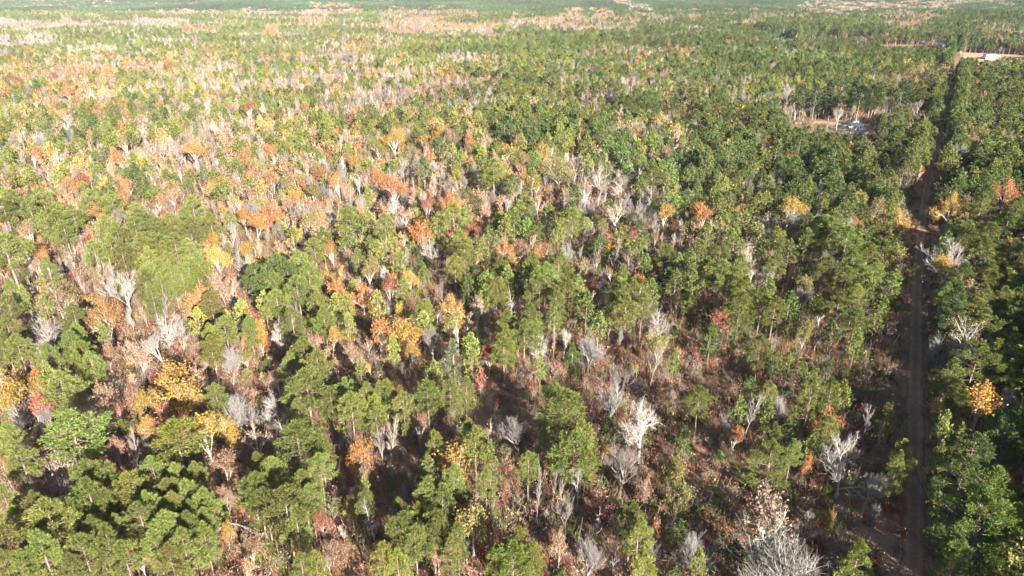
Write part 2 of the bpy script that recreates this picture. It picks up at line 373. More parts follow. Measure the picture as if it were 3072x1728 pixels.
def merge(T, C, name, mt, mc):
    G = Geo()
    for g, k in ((T, 0), (C, 1)):
        off = 0
        for v, f in zip(g.v, g.f): G.add(v, f - off, k); off += len(v)
    return G.mesh(name, [mt, mc])

# near shapes, trunk and crown apart
def pair(TC, name, mt, mc): return TC[0].mesh(name + '_trunk', [mt]), TC[1].mesh(name + '_crown', [mc])
PINE_A = [pair(pine(19, 7.0, base=b, conical=c), 'pine', M_PBARK, M_NEEDLE) for b, c in ((.40, .05), (.44, .15), (.36, .3), (.50, .0), (.42, .1), (.30, .6), (.46, .2), (.52, .0), (.38, .35))]
PINE_WIDE = [pair(pine(17, 11.0, base=b, puffs=9, per=34, q=(.40, .10)), 'pine', M_PBARK, M_NEEDLE) for b in (.25, .3)]
CEDAR = [pair(pine(11, 5.0, base=.06, conical=.75, puffs=5, per=26, q=(.38, .12)), 'cedar', M_PBARK, M_NEEDLE) for _ in range(2)]
LEAF_A = [pair(hardwood(13, 7, kind=k, per=p, q=(.40, .31)), 'leafy', M_HBARK, M_LEAF) for k, p in (('spreading', 10), ('spreading', 12), ('forked', 12), ('forked', 9), ('fan', 8))]
LEAF_S = [pair(hardwood(13, 7, kind=k, per=8, q=(.38, .29), fill=f), 'leafy', M_HBARK, M_LEAF) for k, f in (('spreading', .45), ('forked', .5), ('fan', .4))]
LEAF_BIG = [pair(hardwood(13, 7, kind=k, per=18, q=(.27, .21)), 'leafy', M_HBARK, M_LEAF) for k in ('spreading', 'spreading', 'forked')]
LEAF_SBIG = [pair(hardwood(13, 7, kind=k, per=12, q=(.22, .17), fill=f), 'leafy', M_HBARK, M_LEAF) for k, f in (('spreading', .5), ('forked', .5))]
BARE_A = {k: [pair(bare(k), 'bare', M_PALE, M_PALE) for _ in range(n)] for k, n in (('spreading', 3), ('fan', 3), ('slender', 3), ('forked', 3), ('snag', 2))}

# ------------------------------------------------------------------ the trees of the photograph
# kind, crown centre (x, y) and crown width, in a 2.516 times enlargement of each ninth of the photograph; a name after @ makes the tree a landmark.
# P pine, p dark pine, Q yellow-green pine, W wide pine, C cedar, G blue-green cedar; Y golden, O orange, R red, T tan or russet, L olive, l part-bare tan;
# B white bare, b grey bare, F fan-shaped bare, K forked white bare, N slender bare, D dead snag
TREES = {
(0, 1152): '''Y 90 90 200 @golden tree at the left edge;Y 280 20 120;T 760 90 170;Y 1040 120 150;Y 1170 110 110;Y 1330 80 260 @broad golden tree with pale limbs;R 1270 230 230 @salmon red tree;
Y 1150 320 140;Q 1340 450 330 @round bright pine;Y 1560 360 260;Y 1710 310 160;l 1930 400 200;F 1810 170 220 @white fan-shaped bare tree;B 2100 190 230;R 270 200 200;b 100 230 150;b 370 260 150;P 560 400 360 @wide pine among grey trees;
Y 720 530 110;b 640 240 160;T 270 490 120;P 80 430 170;P 180 610 200;O 30 600 110;R 890 620 150 @crimson tree;N 980 500 150;l 420 620 250;b 230 790 120 @small grey bare tree;T 350 700 100;
P 680 740 260;P 840 710 140;P 990 820 220;P 1170 690 190;P 1340 740 180;P 1490 720 150;P 1280 850 170;P 1420 880 220;P 690 880 280;P 1130 960 200;P 1330 960 200;P 1560 930 200;P 1080 1050 230;P 1270 1130 260;P 1440 1110 200;
P 390 1040 300;P 290 960 200;P 480 1040 170;P 60 920 180;P 90 1230 280;P 650 1290 220;P 830 1230 260;P 950 1330 200;P 1400 1250 240;P 1300 1350 200;P 1550 1180 160;P 330 1270 250;
Y 1050 1280 90;T 1690 580 180 @tan orange tree;T 1700 820 130;Y 1700 1090 110 @small golden tree by the arched stem;P 1950 650 150;P 2250 460 300 @tall pine over a dark shadow;P 2420 480 170;P 1950 830 240;P 2070 700 200;P 2160 960 300;P 2010 930 200;P 2290 800 200;P 2420 660 180;
R 2430 1010 120 @small crimson tree;Q 2390 1400 150;P 2280 1410 140;T 1850 1400 100;P 480 60 240;P 1640 120 150;P 2320 60 300;P 2500 150 150;P 2260 250 180;P 60 1400 200;P 200 1400 180;P 2350 900 180;P 2240 1060 200;Q 560 1000 150;
P 820 930 180;P 900 1120 160;P 1180 1240 180;P 720 1140 180;P 560 1420 160;P 1450 1010 150;T 880 500 110;R 910 200 60;Y 1460 120 120;Q 1240 1000 160;P 250 1100 160;P 130 1060 160;b 560 500 120;P 1560 1060 130''',
(1024, 1152): '''O 80 500 220 @big bright orange tree;T 130 680 150;N 340 400 160 @cluster-side pale bare tree;N 300 430 110;P 80 200 200;P 200 120 180;P 340 100 160;P 470 190 180;P 650 120 200;P 820 110 180;P 940 60 130;T 590 310 130;P 700 480 150;P 960 400 180;P 1010 470 200;Y 860 590 230 @golden yellow tree;
l 1130 380 130;b 1330 330 240 @grey bare tree with crossing limbs;P 1600 100 150;P 1690 230 330 @largest pine of the middle clump;Q 1530 400 110;P 1800 430 240;P 1750 540 300;P 1410 640 140;O 1530 650 80;K 2050 130 200 @white forked tree;B 2270 300 320 @big round white bare tree;b 2120 590 300 @dark grey tree with rusty stem;T 2290 760 160;
C 2010 360 120;T 2380 20 160;L 2470 650 200;L 2520 850 200;P 2190 1040 200;P 2240 1150 200;R 2400 940 60;R 2390 1080 70;P 850 740 170;P 660 850 200;P 760 900 200;l 1000 880 140;P 1090 760 140;L 990 1010 240 @yellowish olive tree;L 940 1090 200;P 720 1100 200;P 480 1130 250;P 440 1010 180;P 560 1220 200;P 180 820 90;P 180 930 130;
D 240 1010 120 @dead white snag;P 320 1340 180;Q 430 1390 160;P 830 1280 150;Q 1340 1230 200 @bright round pine at the bottom;Q 1170 1350 150;Q 1290 1360 260;Q 1450 1330 150;T 1640 1160 160 @russet tree on a pale trunk;F 1870 1250 180 @grey fan tree by the bottom edge;N 1790 720 130;b 2310 1190 140;b 2060 1240 100;l 2540 1260 120;Q 2280 1410 150;T 700 1290 100;
N 1600 700 90;N 1500 720 80;N 1470 850 80;N 1660 760 70;P 260 260 120;P 1840 620 150;P 1650 560 140;L 1870 620 120;P 1120 560 120;P 660 660 110;Q 260 200 140;P 590 1020 130;P 880 1180 150;P 700 1190 150;D 1930 1020 70;R 1180 1150 60;b 1700 950 130;P 30 80 150;L 470 1300 120;T 1480 480 80''',
(2048, 1152): '''P 120 150 170;b 300 270 160;N 490 180 160;P 640 100 130;P 640 230 120;F 740 160 130;P 820 290 90;O 390 390 100 @low orange bush;P 420 220 120;P 970 70 150;P 1110 80 140;P 1200 90 120;O 1080 270 200 @orange tree in the shade;N 1400 250 100;C 1520 300 160;P 1080 370 140;W 650 620 330 @big round dark pine;P 820 540 130;P 680 420 140;
B 1230 560 330 @tall white tree beside the road;K 1410 760 200 @small forked grey tree;P 1640 560 170 @roadside pine leaning over gravel;P 1610 640 160;Y 2250 150 260 @wide golden tree right of the road;L 2000 230 200;L 2090 330 120;K 2470 150 170 @white tree by the right edge;P 2060 100 150;B 2240 600 140;B 2370 590 130;P 2540 600 130;P 2330 790 260;Y 2500 790 120;W 2200 1080 560 @huge pine right of the road;P 2530 1060 160;
l 700 930 330 @tan half-bare oak;O 920 580 110;Y 1090 1010 90 @small golden bush;b 950 1050 150;F 750 1370 560 @great grey fan-shaped tree;F 90 1230 200;Q 110 1370 120;Q 1310 1340 230 @pine left of the road end;L 270 790 90;b 1170 1140 100;P 1230 1410 120;P 2060 480 110;P 1990 560 110;P 1900 620 100;P 2100 200 130;P 2520 900 150;P 1950 380 110;b 1450 1000 90;P 980 470 110;P 2400 1330 200;P 2050 1330 190''',
(0, 576): '''K 950 720 220 @tall leaning white tree;B 380 1080 300 @big white bare tree at left;O 780 920 300 @big russet orange tree;T 440 770 220 @tan tree;P 370 600 140;O 290 400 120;O 350 500 110;T 230 300 130;P 60 460 260;Y 1230 650 100 @slim golden tree in the pines;Y 1650 380 150;Y 1640 460 160;O 2050 160 120;O 1930 220 140;F 1890 120 130 @white fan tree above orange ones;O 1840 180 100;R 1250 170 80 @deep red tree;T 1320 140 80;O 740 140 100;O 930 40 100;O 540 40 80;l 600 140 110;b 870 200 110;N 1170 170 110 @tall pale slender tree;R 640 370 100;O 690 310 60;N 600 430 100;
P 1050 230 150;P 700 80 150;P 850 90 150;P 1040 180 150;P 1020 260 150;P 800 280 150;P 890 330 150;P 840 420 150;P 720 470 150;P 930 480 150;P 1080 420 160;P 1200 300 160;P 1290 260 150;P 1180 420 160;Q 1330 420 160;P 1430 460 150;P 1130 520 160;P 1270 560 160;P 1430 600 150;P 1500 560 150;P 1150 640 150;P 1100 700 150;P 1150 790 140;P 1380 680 150;P 1500 660 150;P 1400 220 140;P 1460 130 150;P 1300 350 150;P 470 200 150;P 560 200 150;P 430 250 150;P 500 320 150;P 350 240 140;P 230 130 150;P 100 80 150;P 40 150 150;P 320 60 150;Q 1590 250 140;P 1460 290 140;P 1240 480 150;P 1220 720 140;P 1300 640 140;
p 1930 650 160;p 2000 700 180;p 2100 590 200;P 2260 560 180;p 2180 640 170;P 2250 760 200;P 2080 720 150;P 2330 650 150;P 2380 450 140;P 2440 370 150;P 2100 860 180;P 2000 860 120;O 2510 440 130;Y 2490 630 80;O 2540 720 120;O 1500 780 140;O 1460 840 110;T 1670 670 150;R 1900 930 110 @small red tree;Y 1960 1060 140;B 2100 1060 130 @white bare tree in the pines;Q 1500 980 110;P 1590 860 130;P 1830 920 120;P 1890 1050 130;Q 1590 1110 150;Q 1700 1060 160;Q 1600 1200 150;R 1810 1130 80;F 1740 1240 140;B 1240 1000 190 @white bare tree in the brush;N 1350 1070 100;K 1200 1150 180;T 1040 1200 150;T 790 1200 150;Y 1310 1380 200;Y 1440 1390 90;
P 570 960 160;P 600 1100 150;P 560 1170 170;P 640 1240 150;P 350 870 90;P 80 1090 180;P 150 1200 180;P 60 1200 150;P 700 1330 150;P 380 1260 140;P 600 1330 160;P 360 1400 120;O 130 1390 80;O 260 1400 100;P 2210 1000 160;P 2400 850 150;P 2540 870 110;P 2450 980 150;Y 2500 1090 120;T 2400 1180 150;P 2300 1230 200;P 2400 1330 200;P 2200 1330 160;P 2300 1400 180;b 2150 1350 80;P 90 760 130;P 70 880 130;P 190 800 90;R 2340 920 60;N 110 700 70;N 540 520 80;N 1770 500 90;B 1860 540 120;N 1240 860 60;T 1730 740 90;T 300 560 100;P 780 1080 90;N 740 350 70''',
(1024, 576): '''R 650 110 100 @crimson red tree;O 810 70 180 @yellow orange tree;B 470 200 110;B 390 90 90;N 50 60 110;Y 1240 140 90;T 1080 160 80;O 600 290 150;R 1000 290 110 @bright red tree;O 1240 400 120 @lone orange tree;B 680 410 130 @tall white bent tree;O 1080 570 60;Q 860 570 130;P 850 200 190;P 740 250 110;P 900 400 150;P 930 470 160;P 1110 360 110;P 1240 290 130;P 1400 280 100;P 1740 230 180;P 1630 330 100;P 1640 540 150;P 1440 570 170;P 1540 660 200;P 1500 760 180;P 1400 640 130;P 1200 590 150;P 1260 660 120;P 1100 700 130;P 1180 760 150;P 1090 790 100;p 960 720 110;P 1620 830 170;P 1720 780 160;P 1850 860 130;P 1700 670 150;P 1780 730 120;P 2110 340 130;P 2230 450 130;P 2120 660 150;P 2200 780 200;P 2150 900 200;P 2270 880 160;P 2050 880 130;P 2460 500 140;P 2540 560 110;P 2520 690 120;P 2300 560 100;
Y 2440 160 110 @golden crown;l 2110 130 200;N 1900 480 100;N 2050 470 90;B 1710 430 110 @pale bare clump;O 2360 350 60;R 2200 320 50;l 2180 520 130;T 1440 380 70;O 1340 720 60;D 1290 810 90 @white dead conifer;b 760 730 110;O 1840 740 60;T 1950 760 60;O 170 760 180 @broad orange tree;R 370 720 130 @dusky red tree;P 470 740 100;P 270 460 120;P 50 360 130;P 330 260 140;P 200 230 110;P 60 200 150;P 450 540 110;L 210 590 130;Y 530 640 110;P 280 850 120;P 40 860 110;Y 460 880 100;b 360 870 70;O 280 1040 210 @round orange tree;Y 520 1060 200;Q 630 930 160 @lime green pine;Y 840 830 140 @yellow-green tree;l 1020 850 100;L 880 1000 180;b 690 1120 170 @grey twiggy tree;P 1250 1010 150;P 1420 960 170;P 1380 1080 160;P 1240 1120 160;P 1230 1220 160;P 1450 1060 150;R 1110 1220 120 @tall salmon red tree;R 1050 1390 90;G 850 1310 200 @blue-green cedar;P 980 1180 130;P 990 1290 120;Q 390 1190 90;Y 510 1200 120;B 1500 1140 130;K 1680 1130 130 @white tree leaning right;F 1870 1160 160 @white vase-shaped tree;C 1740 1260 120;P 1500 1320 80;B 2400 960 170 @white spreading tree;P 1940 1020 130;P 1610 980 110;R 1560 970 60;L 2390 1120 140;P 150 1390 110;P 700 1400 130;b 2080 1420 160;N 2350 1250 130;T 100 1200 130;P 2510 1290 70;P 130 520 100;P 380 420 110;P 1060 440 90;P 2080 740 110;P 620 1000 110;P 2340 760 110;P 60 1010 90;N 1600 1110 70''',
(2048, 576): '''O 160 150 130 @egg-shaped orange tree;Y 800 110 200 @golden tree over a pale trunk;b 800 220 150;l 660 230 110;Y 1650 200 160 @golden tree by the dark road;L 1450 90 160;L 1550 480 180 @tall olive tree beside the road;Y 2040 90 200 @golden tree across the road;Y 1990 570 220 @low golden tree right of the road;B 2040 480 260;T 2190 760 160 @rusty brown tree;l 2160 1090 330 @wide pinkish bare tree;O 2450 0 250 @big orange tree at the right edge;T 2220 220 80;O 2400 240 70;B 2260 160 120;B 2290 550 110;b 1060 510 200;K 520 650 110 @small white tree;K 640 630 120;b 900 780 180 @tall pale tree in dark pines;b 1350 880 150;l 500 470 150;T 700 510 130;O 840 570 70;R 300 950 130 @dull red tree;L 920 1040 110;
P 1130 280 220;P 1230 380 200;P 1080 330 170;P 700 370 160;P 800 460 130;P 1010 290 150;P 1270 540 160;P 1390 500 180;P 1440 610 140;P 1230 680 150;P 1320 620 150;P 1080 600 170;P 1380 720 130;P 1170 880 170;P 1300 810 150;P 1390 780 130;P 1010 870 110;P 800 860 130;P 690 900 140;P 600 830 160;P 430 880 200;P 460 760 200;P 280 650 220;P 380 690 180;P 180 600 160;P 70 700 130;P 690 570 140;P 650 750 130;P 280 480 140;P 430 580 150;P 130 470 130;P 50 530 110;P 1560 740 130;P 1500 900 110;P 1460 960 100;P 1310 1140 110;p 430 1130 130 @lone dark pine;P 580 1200 150;C 200 960 130;P 210 1110 110;P 780 1320 100;P 910 1400 80;p 1300 1000 150;
P 2280 370 240;P 2130 330 170;P 2440 260 170;P 2260 450 180;P 2480 460 150;P 2100 650 180;P 2290 650 200;P 2430 700 170;P 2250 830 220;P 2400 830 160;P 2180 930 200;P 2260 1010 180;P 2500 950 180;W 2200 1330 350;P 2350 1250 200;P 2450 1390 160;P 2020 1390 180;P 2080 450 140;b 1950 1180 180;P 1980 800 150;P 2530 580 150;P 2540 820 150;P 2250 120 160;P 2520 140 160;P 300 240 120;P 480 200 130;P 560 100 120;P 390 350 130;P 180 330 120;P 560 320 120;P 280 110 110;P 930 370 120;P 1600 120 90;P 2470 1150 170''',
(0, 0): '''O 1560 385 120 @lone orange tree by the pale trunks;O 2040 235 100;O 2140 290 90;O 1420 215 100;O 1600 215 80;O 420 500 80;O 500 560 70;O 710 530 90;O 810 530 110;O 960 510 90;O 1300 500 110;O 400 640 70;O 500 670 110;O 280 720 80;O 430 770 100;O 600 750 70;O 100 600 120;O 30 700 90;Y 50 640 120;Y 260 760 80;Y 190 830 90;O 1870 820 130 @orange tree in a pale thicket;T 1730 820 100;O 2080 870 40;O 1610 1030 40;O 2360 1040 70;O 670 1020 90;O 240 1160 120 @orange clump at the far left;O 330 1200 80;O 900 1160 110;O 1220 1220 70;O 1560 1220 60;O 2130 1260 80;O 550 1390 100;O 680 1360 60;O 970 1410 100;O 350 1420 90;R 1520 1400 80;Y 1090 480 70;Y 1460 1130 140 @flat-topped golden tree;Y 2230 1160 80;L 950 1080 110;Y 2060 690 80;O 2500 1130 100;L 2130 1390 110;B 500 920 90;B 1540 590 60;N 780 1150 70;B 430 1180 100;B 1080 990 90;B 1490 1230 60;B 2360 570 80;B 2250 670 80;p 2410 650 100;p 1700 870 80;T 1050 470 90;T 1920 950 80;T 1220 1110 80;N 1270 1100 50;N 150 1180 50;N 2490 1270 60;N 2240 1230 60''',
(1024, 0): '''O 850 570 110 @orange clump among pines;O 760 510 80;O 1630 480 60;O 1730 520 60;Y 1510 570 70 @narrow golden tree;O 380 470 80;O 190 490 60;O 90 510 70;O 20 500 60;O 2260 450 60;O 2420 395 70;O 2530 400 80;R 2170 370 60;R 2410 385 40;T 1840 530 80;T 1970 460 70;O 2010 560 50;R 70 890 80;Y 700 990 110;Y 420 1010 170 @yellow orange crown;Y 400 1060 160;L 280 1110 140;Y 90 1240 110 @bright golden tree;O 280 1330 100;O 400 1400 210 @wide apricot tree;L 1650 1250 300 @largest olive gold tree;L 1350 1230 150;O 1380 1300 120;O 1750 1120 80;Y 1800 1000 80;O 1910 1050 50;T 2330 1170 80;T 2440 1150 100;T 2500 1270 70;T 860 1010 120;T 2100 1240 70;Y 1450 890 70;O 590 860 60;b 1255 570 120 @grey round bare tree;b 2040 620 80;B 2020 720 110;B 1830 740 90;b 1600 400 100;b 110 430 160;N 470 1270 90;N 530 1300 80;N 440 1340 70;l 1950 1330 200;l 2100 1380 160;l 1860 1390 150;
p 1040 560 90;p 1140 900 90;p 1230 970 120;p 740 1110 100;P 830 1180 130;P 900 1210 90;p 620 1280 130;P 1150 1310 200;P 1080 1350 120;P 1440 1360 120;P 1850 1110 120;P 2350 1340 140;P 2480 1330 120;p 560 1040 90;p 350 960 110;p 1580 600 90;p 1370 560 90;p 1530 740 90''',
(2048, 0): '''O 680 590 130 @orange tree behind the house;Y 920 630 120 @golden crown behind the house;R 800 610 70;R 1130 630 60;O 1030 640 60;B 800 690 110;B 450 720 90;Y 1670 620 30;Y 660 1060 90 @golden tree in front of the yard;Y 670 1200 70;T 890 1190 70;O 950 1270 60;O 1750 1380 90 @bright orange tree by the road;Y 1780 1290 90;l 1680 1350 130;b 1560 770 120;K 1180 870 110 @white bare tree in the yard;e 900 760 110;e 1000 760 120;e 1100 740 110;e 1330 780 170 @dark pine behind the house;e 1420 760 110;e 1650 740 120;P 1800 730 150;b 1790 820 150 @grey crown beside the road;T 1760 880 80;Y 1550 940 60;L 1730 960 90;b 2110 1160 150;L 2000 1020 90;P 2030 1220 130;O 30 330 60;O 940 360 70;O 540 410 60;Y 1810 500 140;Y 1690 490 80;T 1980 530 80;T 1970 590 70;T 1460 450 120;O 2030 100 60;P 1900 920 90;P 1880 1020 90;P 1860 1110 90;P 1830 1190 80;P 1940 850 80;O 2280 280 60;O 2310 1010 60;T 2200 1060 110;Y 2560 980 80;b 1310 650 70;b 1430 640 80''',
}
TINT = {'P': (.121, .141, .038), 'p': (.074, .103, .033), 'Q': (.142, .162, .036), 'W': (.094, .120, .030), 'C': (.068, .100, .028), 'G': (.100, .130, .075), 'e': (.028, .048, .023),  # the tall evergreens' tint is deepened to carry their shadowed sides
        'Y': (.34, .215, .045), 'O': (.33, .150, .050), 'R': (.26, .085, .060), 'T': (.28, .175, .115), 'L': (.20, .178, .058), 'l': (.265, .192, .14),
        'B': (.29, .262, .24), 'b': (.175, .152, .138), 'F': (.22, .202, .19), 'K': (.28, .255, .235), 'N': (.215, .186, .165), 'D': (.29, .27, .25)}
SHAPE = {}
def size_of(k, cw):
    """Height of a tree, and the height of the middle of its crown, from how wide its crown is."""
    if k == 'e': H = np.clip(12 + 1.25*cw, 14, 26); return H, .58*H
    if k in 'PpQ': H = np.clip(8.8 + 1.05*cw, 8.5, 20.5); return H, .70*H
    if k == 'W': H = np.clip(6 + 1.0*cw, 12, 22); return H, .62*H
    if k in 'CG': H = np.clip(1.9*cw + 1.0, 4, 14); return H, .5*H
    if k in 'YORTLl': H = np.clip(6.5 + 1.1*cw, 5, 19); return H, .68*H
    if k == 'N': H = np.clip(9 + 1.2*cw, 9, 17); return H, .66*H
    if k == 'D': H = np.clip(8 + 1.5*cw, 8, 16); return H, .6*H
    H = np.clip(6.5 + 1.0*cw, 6, 19); return H, .65*H
hand = []
for (ox, oy), txt in TREES.items():
    for e in txt.replace('\n', '').split(';'):
        e = e.strip()
        if not e: continue
        head, _, short = e.partition('@')
        k, a, b, w = head.split()
        px, py, pw = ox + float(a)/2.516, oy + float(b)/2.516, float(w)/2.516
        zc = 11.0
        for _ in range(6):
            x, y, d = unproject(px, py, zc); cw = pw*d/FPX; H, zc = size_of(k, cw)
        if k in 'PpQ' and px > 2760 and H < 13.5: H = 13.5; zc = .72*H    # the tall stand right of the road
        hand.append(dict(k=k, x=float(x), y=float(y), d=float(d), cw=float(cw), H=float(H), px=px, py=py, pw=pw, short=short.strip(), hand=True))

# ------------------------------------------------------------------ how the rest of the wood is mixed: (x0, y0, x1, y1) of the photo, weights of P B T O Y L R, density, height
KINDS = 'PBTOYLR'
def woods(px, py):
    n = len(px); Wt = np.zeros((n, 7)); den = np.ones(n); hf = np.ones(n)
    right = np.clip((px - 900)/1100, 0, 1)
    Wt[:] = (1-right)[:, None]*np.array([.37, .15, .25, .085, .085, .09, .02]) + right[:, None]*np.array([.43, .17, .18, .06, .065, .10, .02])
    far = np.clip((160 - py)/120, 0, 1)
    def zone(x0, y0, x1, y1, w, de=1.0, h=1.0, soft=.12):
        jx = (noise2(px, py*4, 60, 11) - .5)*(x1-x0)*soft*2; jy = (noise2(px, py*4, 45, 12) - .5)*(y1-y0)*.7
        k = (px+jx > x0) & (px+jx < x1) & (py+jy > y0) & (py+jy < y1)
        Wt[k] = np.array(w, float); den[k] = de; hf[k] = h
    zone(-900, 590, 2080, 2400, (.12, .26, .31, .09, .09, .11, .03), .85, .78, .02); zone(2080, 700, 2700, 2400, (.38, .22, .17, .04, .04, .14, .02), .75, .85, .05)
    zone(-400, -60, 3500, 62, (.86, .06, .05, .015, .01, .01, .003), 1.0, .95)      # dark pine country near the horizon
    zone(-200, -5, 330, 26, (.2, .3, .4, .1, .0, .0, .0)); zone(330, 8, 620, 18, (.3, .4, .25, .05, 0, 0, 0), 1, .8)
    zone(500, 29, 1010, 44, (.12, .5, .32, .06, 0, 0, 0), 1, .8); zone(940, 8, 1090, 36, (.1, .15, .5, .25, 0, 0, 0))
    zone(1150, 27, 1420, 52, (.15, .35, .3, .18, .02, 0, 0)); zone(1840, 2, 1900, 19, (0, .2, .5, .3, 0, 0, 0)); zone(1880, 14, 1960, 34, (.1, .8, .1, 0, 0, 0, 0))
    zone(-200, 54, 560, 86, (.05, .72, .18, .02, .03, 0, 0), 1, .62); zone(540, 50, 1250, 105, (.58, .18, .12, .07, .03, .02, 0))
    zone(-200, 84, 900, 112, (.74, .18, .04, .02, .01, .01, 0)); zone(-200, 112, 1000, 158, (.45, .46, .05, .02, .01, .01, 0), 1, 1.05)
    zone(540, 75, 670, 98, (.1, .15, .2, .5, .05, 0, 0)); zone(790, 72, 840, 108, (.05, .1, .25, .6, 0, 0, 0)); zone(900, 40, 980, 72, (.1, .2, .3, .4, 0, 0, 0))
    zone(-200, 155, 200, 226, (.93, .03, .02, .01, .01, 0, 0), 1.5, .55); zone(760, 150, 1300, 185, (.6, .3, .05, .02, .02, .01, 0), 1, .7)
    zone(1160, 62, 1560, 104, (.03, .30, .40, .25, .02, 0, 0)); zone(1500, 38, 2080, 92, (.06, .32, .42, .17, .03, 0, 0)); zone(1900, 60, 2100, 98, (.35, .4, .2, .05, 0, 0, 0))
    zone(1160, 96, 2150, 182, (.74, .12, .06, .04, .02, .02, 0)); zone(2050, 92, 2900, 265, (.60, .14, .11, .05, .04, .06, 0))
    zone(1740, 145, 2080, 186, (.25, .25, .2, .18, .02, 0, .1)); zone(1280, 165, 1480, 200, (.5, .4, .05, .03, .01, .01, 0))
    zone(2400, 4, 3300, 31, (.05, .66, .24, .05, 0, 0, 0), 1.1); zone(2190, 34, 2800, 82, (.12, .40, .26, .15, .05, .02, 0)); zone(2300, 66, 2660, 110, (.76, .1, .05, .06, .02, .01, 0), .9, 1.35)
    zone(2270, 108, 2660, 132, (.2, .65, .12, .02, 0, .01, 0), 1.0, .5); zone(2876, 20, 3300, 70, (.92, .03, .03, .02, 0, 0, 0)); zone(2890, 62, 3300, 90, (.45, .35, .15, .03, .02, 0, 0))
    zone(2876, 86, 3300, 162, (.45, .48, .04, .03, 0, 0, 0), 1.3, 1.15, .02); zone(2280, 0, 2420, 2, (1, 0, 0, 0, 0, 0, 0))
    zone(2860, 185, 3400, 560, (.74, .12, .06, .02, .02, .05, 0), 1.1); zone(2360, 390, 2740, 700, (.68, .13, .08, .03, .02, .06, 0), 1.1)
    zone(380, 180, 1100, 330, (.36, .26, .20, .08, .07, .04, .01)); zone(0, 170, 330, 330, (.28, .16, .18, .24, .12, .01, .02)); zone(560, 290, 900, 420, (.38, .30, .18, .06, .05, .04, .01))
    zone(1024, 190, 1500, 330, (.50, .18, .17, .07, .05, .03, 0)); zone(1100, 330, 1600, 430, (.54, .12, .13, .08, .08, .05, 0)); zone(700, 380, 1580, 600, (.20, .17, .24, .13, .14, .13, .01))
    zone(1700, 480, 2000, 680, (.12, .60, .20, .02, .01, .05, 0)); zone(2060, 250, 2350, 330, (.35, .36, .12, .08, .06, .02, .01)); zone(2620, 300, 2800, 400, (.35, .4, .12, .02, .05, .06, 0))
    zone(260, 880, 620, 1160, (.08, .42, .38, .05, .03, .03, .01), .8, .7); zone(900, 1150, 1150, 1400, (.1, .4, .35, .05, .02, .05, .03), .6, .6)
    zone(1340, 960, 2000, 1250, (.12, .45, .22, .02, .02, .12, .05), .55, .55); zone(2000, 960, 2480, 1650, (.36, .26, .12, .03, .03, .17, .04), .5, .7); zone(2440, 960, 2720, 1900, (.3, .3, .15, 0, 0, .2, .05), .16, .5, .02); zone(1340, 1250, 1780, 1728, (.1, .42, .28, .03, .01, .1, .06), .5, .5)
    zone(2770, 540, 3500, 2400, (.56, .17, .09, .04, .04, .10, .01), 1.25, 1.12, 0)
    return Wt/Wt.sum(1)[:, None], den, hf

def in_poly(x, y, poly):
    ins = np.zeros(len(x), bool); n = len(poly)
    for i in range(n):
        (x1, y1), (x2, y2) = poly[i], poly[(i+1) % n]
        c = ((y1 > y) != (y2 > y)) & (x < (x2-x1)*(y-y1)/(y2-y1 + 1e-12) + x1); ins ^= c
    return ins
CLP = {k: pxpoly(p) for k, p in CLEARINGS.items()}
def lattice(y0, y1, s):
    """Jittered grid over the part of the land the camera (and one a few steps aside) can see."""
    xs = np.arange(-1.02*y1 - 60, 1.02*y1 + 60, s); ys = np.arange(y0, y1, s*.87)
    X, Y = np.meshgrid(xs, ys); X = X + (np.arange(len(ys)) % 2)[:, None]*s*.5
    X = X.ravel() + (RNG.random(X.size) - .5)*s*.9; Y = Y.ravel() + (RNG.random(Y.size) - .5)*s*.9
    k = np.abs(X) < .93*Y + 45
    return X[k], Y[k]
def clear_of(x, y, margin):
    k = np.abs(road_dist(x, y)) > margin
    for nm, p in CLP.items(): k &= ~in_poly(x, y, p)
    return k

OPEN = [(2372, 2490, 352, 378), (2490, 2640, 352, 399), (2890, 2948, 150, 174), (2948, 3000, 150, 180), (3000, 3090, 150, 172), (2650, 2845, 104, 140), (1105, 1215, 2, 14)]
def blocks_view(x, y, H):
    px, top, d = project(x, y, H); _, foot, _ = project(x, y, 0); b = np.zeros(np.shape(px), bool)
    for x0, x1, t, f in OPEN: b |= (px > x0 - 6) & (px < x1 + 6) & (foot > f - 4) & (top < f - 3)
    return b
for h in hand:
    while h['H'] > 4 and blocks_view(h['x'], h['y'], h['H']): h['H'] *= .93
hx = np.array([h['x'] for h in hand]); hy = np.array([h['y'] for h in hand]); hcw = np.array([h['cw'] for h in hand])
hpx = np.array([h['px'] for h in hand]); hpy = np.array([h['py'] for h in hand]); hpw = np.array([h['pw'] for h in hand]); hd = np.array([h['d'] for h in hand])
hry = np.array([h['pw']*(.62 if h['k'] in 'PpQWYORTLl' else .75) for h in hand])
def fits(px, py, d, x, y, cw, H):
    """False where a filling tree would hide a tree of the photograph or stand in it."""
    ok = np.ones(len(px), bool); ptop = project(x, y, H*.93)[1]
    for i in range(len(hand)):
        near = (np.abs(px - hpx[i]) < hpw[i]*.62) & (py > hpy[i] - hry[i]) & (ptop < hpy[i] + hry[i])
        if near.any():
            q = ((px - hpx[i])/(hpw[i]*.60))**2; e = (q + ((py - hpy[i])/(hry[i]*.95))**2 < 1) | (q + ((ptop - hpy[i])/(hry[i]*.85))**2 < 1)
            ok &= ~(near & e & (d < hd[i] + 4))
        ok &= ~(((x - hx[i])**2 + (y - hy[i])**2) < (.30*hcw[i] + .3*cw)**2)
    return ok
fill = []
